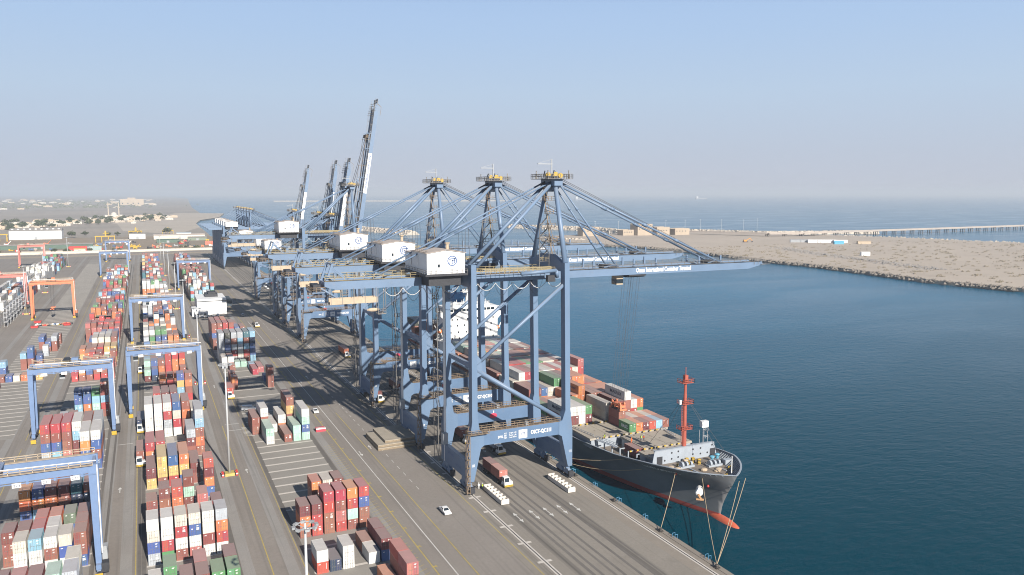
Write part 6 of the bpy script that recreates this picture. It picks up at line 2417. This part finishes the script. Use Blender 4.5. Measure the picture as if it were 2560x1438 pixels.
for i in range(34): tree(rl.uniform(-330, 96), rl.uniform(1218, 1262), rl.uniform(.7, 1.25), i % 4, "low bush-like tree in the strip behind the boundary wall", "trees behind the boundary wall")
for x, y, s, t in ((-118, 1640, 2.6, "broad tree right of the long white shed"), (-60, 1660, 1.8, "small tree left of the yellow lifting frame"), (120 - 78, 1690, 2.9, "round tree behind the pale low store at centre"), (-20, 1700, 1.8, "tree beside the distant yellow rig, left"), (-8, 1705, 1.9, "tree beside the distant yellow rig, right"), (-45, 1680, 1.6, "small tree behind the yellow lifting frame"), (-100, 1690, 2.0, "tree behind the broad tree by the white shed")):
    tree(x, y, s, int(s * 10) % 4, t, "trees beyond the storage field")


def shed(x, y, L_, D, h, m, roofm, label, name="storage_shed", rz=0.0, ridge='x', lights=0):
    root = empty(name, (x, y, 0), label, "shed" if name == "storage_shed" else "house", "sheds beyond the wall", rz)
    b = MB()
    b.box(-L_ / 2, L_ / 2, -D / 2, D / 2, 0, h)
    b.build("wall", m, root)
    b = MB()
    if ridge == 'x':
        b.prism([(-D / 2 - .5, h), (D / 2 + .5, h), (0, h + D * .12)], -L_ / 2 - .3, L_ / 2 + .3, 'x')
    else:
        b.prism([(-L_ / 2 - .5, h), (L_ / 2 + .5, h), (0, h + L_ * .12)], -D / 2 - .3, D / 2 + .3, 'y')
    b.build("roof", roofm, root)
    for k in range(lights):
        b = MB()
        xx = -L_ / 2 + (k + .5) * L_ / lights
        b.box(xx - 1.6, xx + 1.6, -D / 4 - 2, -D / 4 + 1.5, h + D * .06, h + D * .09 + .5)
        b.build("roof_vent", WHITE, root)
    b = MB()
    b.box(-2, 2, -D / 2 - .08, -D / 2, 0, min(4.5, h * .7))
    b.build("door", GREY, root)
    return root


ROOFG = mat("grey_sheet_roof", (.30, .28, .26), .8, 0, .1, .1)
ROOFY = mat("ochre_sheet_roof", (.60, .40, .16), .7, 0, .1, .2)
GREENW = mat("dark_green_sheet", (.10, .15, .12), .8, 0, .12, .1)
CREAMW = mat("cream_wall_paint", (.66, .60, .50), .8, 0, .06, .1)
shed(-172, 1630, 80, 36, 15, WHITE2, ROOFG, "long white shed with roof vents at the left", lights=9)
shed(-80, 1228, 14, 10, 5, CREAMW, ROOFY, "small shed with ochre roof just beyond the wall")
shed(-134, 1330, 130, 12, 6, GREENW, ROOFG, "long dark green shed beyond the wall at left")
shed(-10, 1560, 26, 16, 9, mat("pale_grey_wall", (.60, .60, .62), .7), ROOFG, "pale grey shed with white doors in the storage field")
shed(58, 1530, 84, 16, 7, CREAMW, ROOFB, "long cream low store at centre of the storage field")
shed(84, 1470, 30, 14, 5, mat("dull_green_wall", (.20, .24, .19), .8), ROOFG, "dull green low shed at the right end of the storage field")
shed(70, 1640, 26, 12, 5, WHITE, mat("pale_blue_roof", (.42, .48, .52), .6), "white cabin with pale blue roof behind the cream store")
shed(36, 1420, 34, 10, 5, GREENW, GREENW, "dark green stack-like shed in the middle of the storage field")
shed(-120, 1240, 60, 6, 2.6, CREAMW, ROOFB, "low cream shelter along the wall at left")
REDB = mat("red_box_paint", (.50, .06, .05), .6)
for x, y, L_, h, m, t in ((-84, 1262, 22, 7, REDB, "row of red boxes beyond the ochre roof shed"), (-62, 1266, 14, 6, mat("pale_teal_box", (.33, .42, .42), .6), "pale teal boxes right of the red boxes"), (95, 1330, 16, 6, mat("coral_box", (.62, .17, .12), .6), "coral red boxes beside the far crane row")):
    b = MB()
    n = int(L_ / 3)
    for k in range(n): b.box(-L_ / 2 + k * L_ / n + .06, -L_ / 2 + (k + 1) * L_ / n - .06, -3, 3, 0, h)
    o = b.build("box_row", m)
    o.location = (x, y, 0)
    tag(o, t, "boxes")
# yellow frames and small yard clutter of machines
for x, y, s, t in ((-58, 1470, 1.0, "yellow lifting frame standing in the storage field"), (-225, 1560, 1.2, "yellow frame machine left of the white shed"), (-14, 1690, .8, "distant yellow rig between two trees"), (44, 1715, .7, "distant yellow rig left of the round tree")):
    b = MB()
    for dx in (-14, -5, 5, 14): b.beam((dx * s, -3, 0), (dx * s, -3, 10 * s), .9), b.beam((dx * s, 3, 0), (dx * s, 3, 10 * s), .9)
    b.beam((-15 * s, -3, 10 * s), (15 * s, -3, 10 * s), 1.3), b.beam((-15 * s, 3, 10 * s), (15 * s, 3, 10 * s), 1.3)
    b.beam((1 * s, 0, 10 * s), (1 * s, 0, 19 * s), 2.2), b.beam((-3 * s, 0, 15 * s), (6 * s, 0, 15 * s), 1.0)
    o = b.build("lifting_frame", YELL)
    o.location = (x, y, 0)
    tag(o, t, "machine", "yellow machines beyond the wall")
mm = [YELL, REDB, WHITE, GREY, ORNG, mat("dull_blue_machine", (.10, .16, .28), .6), BEIGE, DARK]
for i in range(110):
    x, y = rl.uniform(-300, 100), rl.choice((1280, 1300, 1318, 1345, 1370, 1395, 1440)) + rl.uniform(-6, 6)
    b = MB()
    L_ = rl.uniform(3, 8)
    b.box(-L_ / 2, L_ / 2, -1.3, 1.3, .6, 1.6 + rl.random()), b.box(-L_ / 2, -L_ / 2 + 2, -1.2, 1.2, 1.6, 3.0), b.tube((-L_ / 3, -1.4, .55), (-L_ / 3, 1.4, .55), .55, 8), b.tube((L_ / 3, -1.4, .55), (L_ / 3, 1.4, .55), .55, 8)
    if i % 9 == 0: b.beam((L_ / 3, 0, 2), (L_ * 1.1, 0, 7), .6)
    o = b.build("parked_machine", mm[i % 8])
    o.location = (x, y, 0)
    o.rotation_euler = (0, 0, rl.uniform(-.5, .5))
    tag(o, "small parked machine in the storage field beyond the wall", "machine", "machines in the storage field")
# village with a two-towered mosque
HC_ = [mat("village_cream", (.50, .43, .35), .85, 0, .08, .1), mat("village_white", (.58, .54, .48), .85, 0, .06, .1), mat("village_tan", (.50, .41, .31), .85, 0, .08, .1)]
b0 = []
for k in range(6):
    b = MB()
    a, c_, h = (9, 8, 6.5)[0] + k, 8 + k % 3, 4 + 1.6 * (k % 3)
    b.box(-a, a, -c_, c_, 0, h)
    for s in (-1, 1): b.box(-a, a, s * (c_ - .2) - .2, s * (c_ - .2) + .2, h, h + .9), b.box(s * (a - .2) - .2, s * (a - .2) + .2, -c_, c_, h, h + .85)
    b.box(-a * .4, a * .3, -c_ * .3, c_ * .5, h, h + 2.8)
    for q in range(4): b.box(-a + 2 + q * a * .45, -a + 3.4 + q * a * .45, -c_ - .05, -c_ + .1, 1.5, 3.0, 1)
    b0.append(b.mesh("village_house", [HC_[k % 3], GLASS]))
for i in range(170):
    t = rl.random()
    x = -330 + 420 * t + rl.uniform(-40, 30)
    y = 2150 + 760 * t + rl.gauss(0, 130)
    o = link("village_house", b0[i % 6], None, (x, y, 0), (0, 0, rl.uniform(-.3, .3)))
    k_ = rl.uniform(.6, .95)
    o.scale = (k_, k_, k_ * 1.05)
    tag(o, "pale flat-roofed house in the village beyond the storage field", "house", "houses in the village")
for i in range(90):
    t = rl.random()
    tree(-340 + 400 * t + rl.uniform(-50, 40), 2120 + 740 * t + rl.gauss(0, 150), rl.uniform(1.6, 3.2), i % 4, "tree among the pale houses of the village", "trees in the village")
mos = empty("mosque", (-84, 2880, 0), "mosque with two tall slim minarets in the village", "mosque")
b = MB()
b.box(-26, 26, -16, 16, 0, 11)
b.build("prayer_hall", HC_[1], mos)
b = MB()
b.sphere((0, 0, 11), 9, 9, 9, 16, 8)
b.build("dome", HC_[1], mos, smooth=True)
for dx in (-9.5, 9.5):
    b = MB()
    b.tube((dx * 1.6, -18, 0), (dx * 1.6, -18, 46), 2.1, 10, r2=1.5)
    b.tube((dx * 1.6, -18, 34), (dx * 1.6, -18, 35.2), 3.0, 10)
    b.tube((dx * 1.6, -18, 46), (dx * 1.6, -18, 54), 1.5, 10, r2=.1)
    b.build("minaret", HC_[0], mos)
for i in range(170):
    d = rl.uniform(4500, 11500)
    a = rl.uniform(-.36, .03)
    x, y = d * math.sin(a), d * math.cos(a)
    if x > 100: continue
    o = link("distant_house", b0[rl.randrange(6)], None, (x, y, 0), (0, 0, rl.uniform(-.3, .3)))
    s = rl.uniform(.6, 1.5)
    o.scale = (s * 1.5, s, s)
    tag(o, "tiny pale building on the hazy plain below the horizon", "building", "distant pale buildings on the plain")
o = link("distant_hall", b0[5], None, (-60, 6050, 0))
o.scale = (5.2, 3, 5)
tag(o, "large white hall standing alone on the hazy plain", "building")
# dark tree belts on the far plain
b = MB()
for i in range(1500):
    d = rl.uniform(4800, 9500)
    a = rl.uniform(-.38, .0)
    x, y = d * math.sin(a) + rl.gauss(0, 120), d * math.cos(a)
    s = rl.uniform(5, 12)
    b.add([(x - s, y, 0), (x + s, y - s * .5, 0), (x, y + s, 0), (x + rl.uniform(-s, s) * .4, y, s * rl.uniform(.5, .9))], [(0, 1, 3), (1, 2, 3), (2, 0, 3)])
tag(b.build("far_tree_belt_vegetation", FOL[1]), "dark belts of trees on the hazy far plain", None, None, "stuff")

# white workshop between the stacks and the quay road
wo = empty("workshop_building", (37, 575, 0), "white workshop building with dark roof units behind the tall stacks", "building")
b = MB()
b.box(-7, 11.5, -15, 15, 0, 10.5)
b.box(-10.5, -7, -21, -8, 0, 5.2)
b.box(-9, -1, -26, -15.1, 0, 4.0)
b.build("wall", WHITE2, wo)
b = MB()
b.box(-1, 7, -4, 10, 10.5, 12.4)
b.box(1, 6, -2, 8, 12.4, 13.6)
b.build("roof_unit", DARK, wo)
b = MB()
for k in range(3): b.box(-8.2 + 2.3 * k, -6.8 + 2.3 * k, -26.1, -26.0, 1.2, 2.6)
b.box(-7.05, 11.55, -15.06, -14.95, 8.8, 9.3)
b.build("window", GLASS, wo)
b = MB()
b.box(11.6, 15.5, -10, 14, 4.5, 8.5)
b.box(11.6, 12, -10, 14, 0, 4.5)
b.build("side_canopy", mat("dark_canopy", (.05, .07, .09), .7), wo)
# scrap line in front of the orange gantry
for i in range(14):
    x, y = -61.5 + 1.35 * i, 554.5 + rl.uniform(-1, 1)
    b = MB()
    for k in range(4):
        s = rl.uniform(.5, 1.1)
        px, pz = rl.uniform(-.5, .5), rl.uniform(.1, .9)
        b.beam((px - s, rl.uniform(-.8, .8), pz), (px + s, rl.uniform(-.8, .8), pz + rl.uniform(-.2, .6)), rl.uniform(.3, .7), rl.uniform(.3, .8), k % 2)
    o = b.build("scrap_pile", [mm[(i * 3) % 8], mm[(i * 5 + 2) % 8]])
    o.location = (x, y, .02)
    tag(o, "small heap of scrap parts in the dark line before the orange gantry", "scrap", "scrap heaps before the orange gantry")
for x, y, t in ((-63, 570, "flat red skip behind the left foot of the orange gantry"), (-62.5, 549, "flat red skip in front of the scrap line, left end"), (-45.5, 552, "flat red skip in front of the scrap line, right end")):
    b = MB()
    b.prism([(-1.6, .1), (1.6, .1), (2.1, 1.1), (-2.1, 1.1)], -2, 2, 'y')
    o = b.build("scrap_skip", REDP)
    o.location = (x, y, 0)
    tag(o, t, "skip", "red skips by the orange gantry")
# reefer racks beside the white block
RACK = mat("reefer_rack_steel", (.55, .56, .58), .5, .2, .1, .5)
for k in range(7):
    y = 560 + 13.0 * k
    b = MB()
    for dx in (0, 1.6):
        for dy in (0, 5.5): b.beam((-79.6 + dx, y + dy, 0), (-79.6 + dx, y + dy, 11), .14)
    for z in (2.8, 5.6, 8.4, 11):
        b.box(-79.8, -77.8, y - .2, y + 5.7, z, z + .12)
        b.rail((-77.9, y - .2, z), (-77.9, y + 5.7, z), 1.1, 1.2, .06)
    o = b.build("reefer_rack", RACK, None, (-79, y, 0))
    tag(o, "grey steel gangway rack along the white reefer block, %s from the camera" % ORD[k], "rack", "reefer racks")
# two small ships on the horizon
for x, y, t in ((5200, 9000, "tiny pale ship on the hazy horizon, left one"), (7300, 9200, "tiny pale ship on the hazy horizon, right one")):
    b = MB()
    b.prism([(-90, WZ), (90, WZ), (100, 9), (-95, 9)], y - 14, y + 14, 'y')
    b.v = [(vx + x, vy, vz) for vx, vy, vz in b.v]
    b.box(x - 85, x - 55, y - 12, y + 12, 9, 36, 1)
    b.box(x - 40, x + 70, y - 12, y + 12, 9, 13)
    tag(b.build("distant_ship", [GREY, WHITE], None, (x, y, WZ)), t, "ship", "ships on the horizon")

# ------------------------------------------------------------------ haze
b = MB()
b.box(-30500, 30500, -2400, 30500, -9.5, 148)
hz = b.build("haze", [])
hm = bpy.data.materials.new("sea_haze")
hm.use_nodes = True
nt = hm.node_tree
nt.nodes.remove(nt.nodes["Principled BSDF"])
pv = nt.nodes.new("ShaderNodeVolumePrincipled")
pv.inputs['Color'].default_value = (.82, .90, 1.0, 1)
pv.inputs['Density'].default_value = HAZE_DENSITY
pv.inputs['Anisotropy'].default_value = 0.02
nt.links.new(pv.outputs[0], nt.nodes["Material Output"].inputs['Volume'])
hz.data.materials.append(hm)
hz['kind'] = 'stuff'
hz['label'] = "thin pale sea haze over the port and the plain"
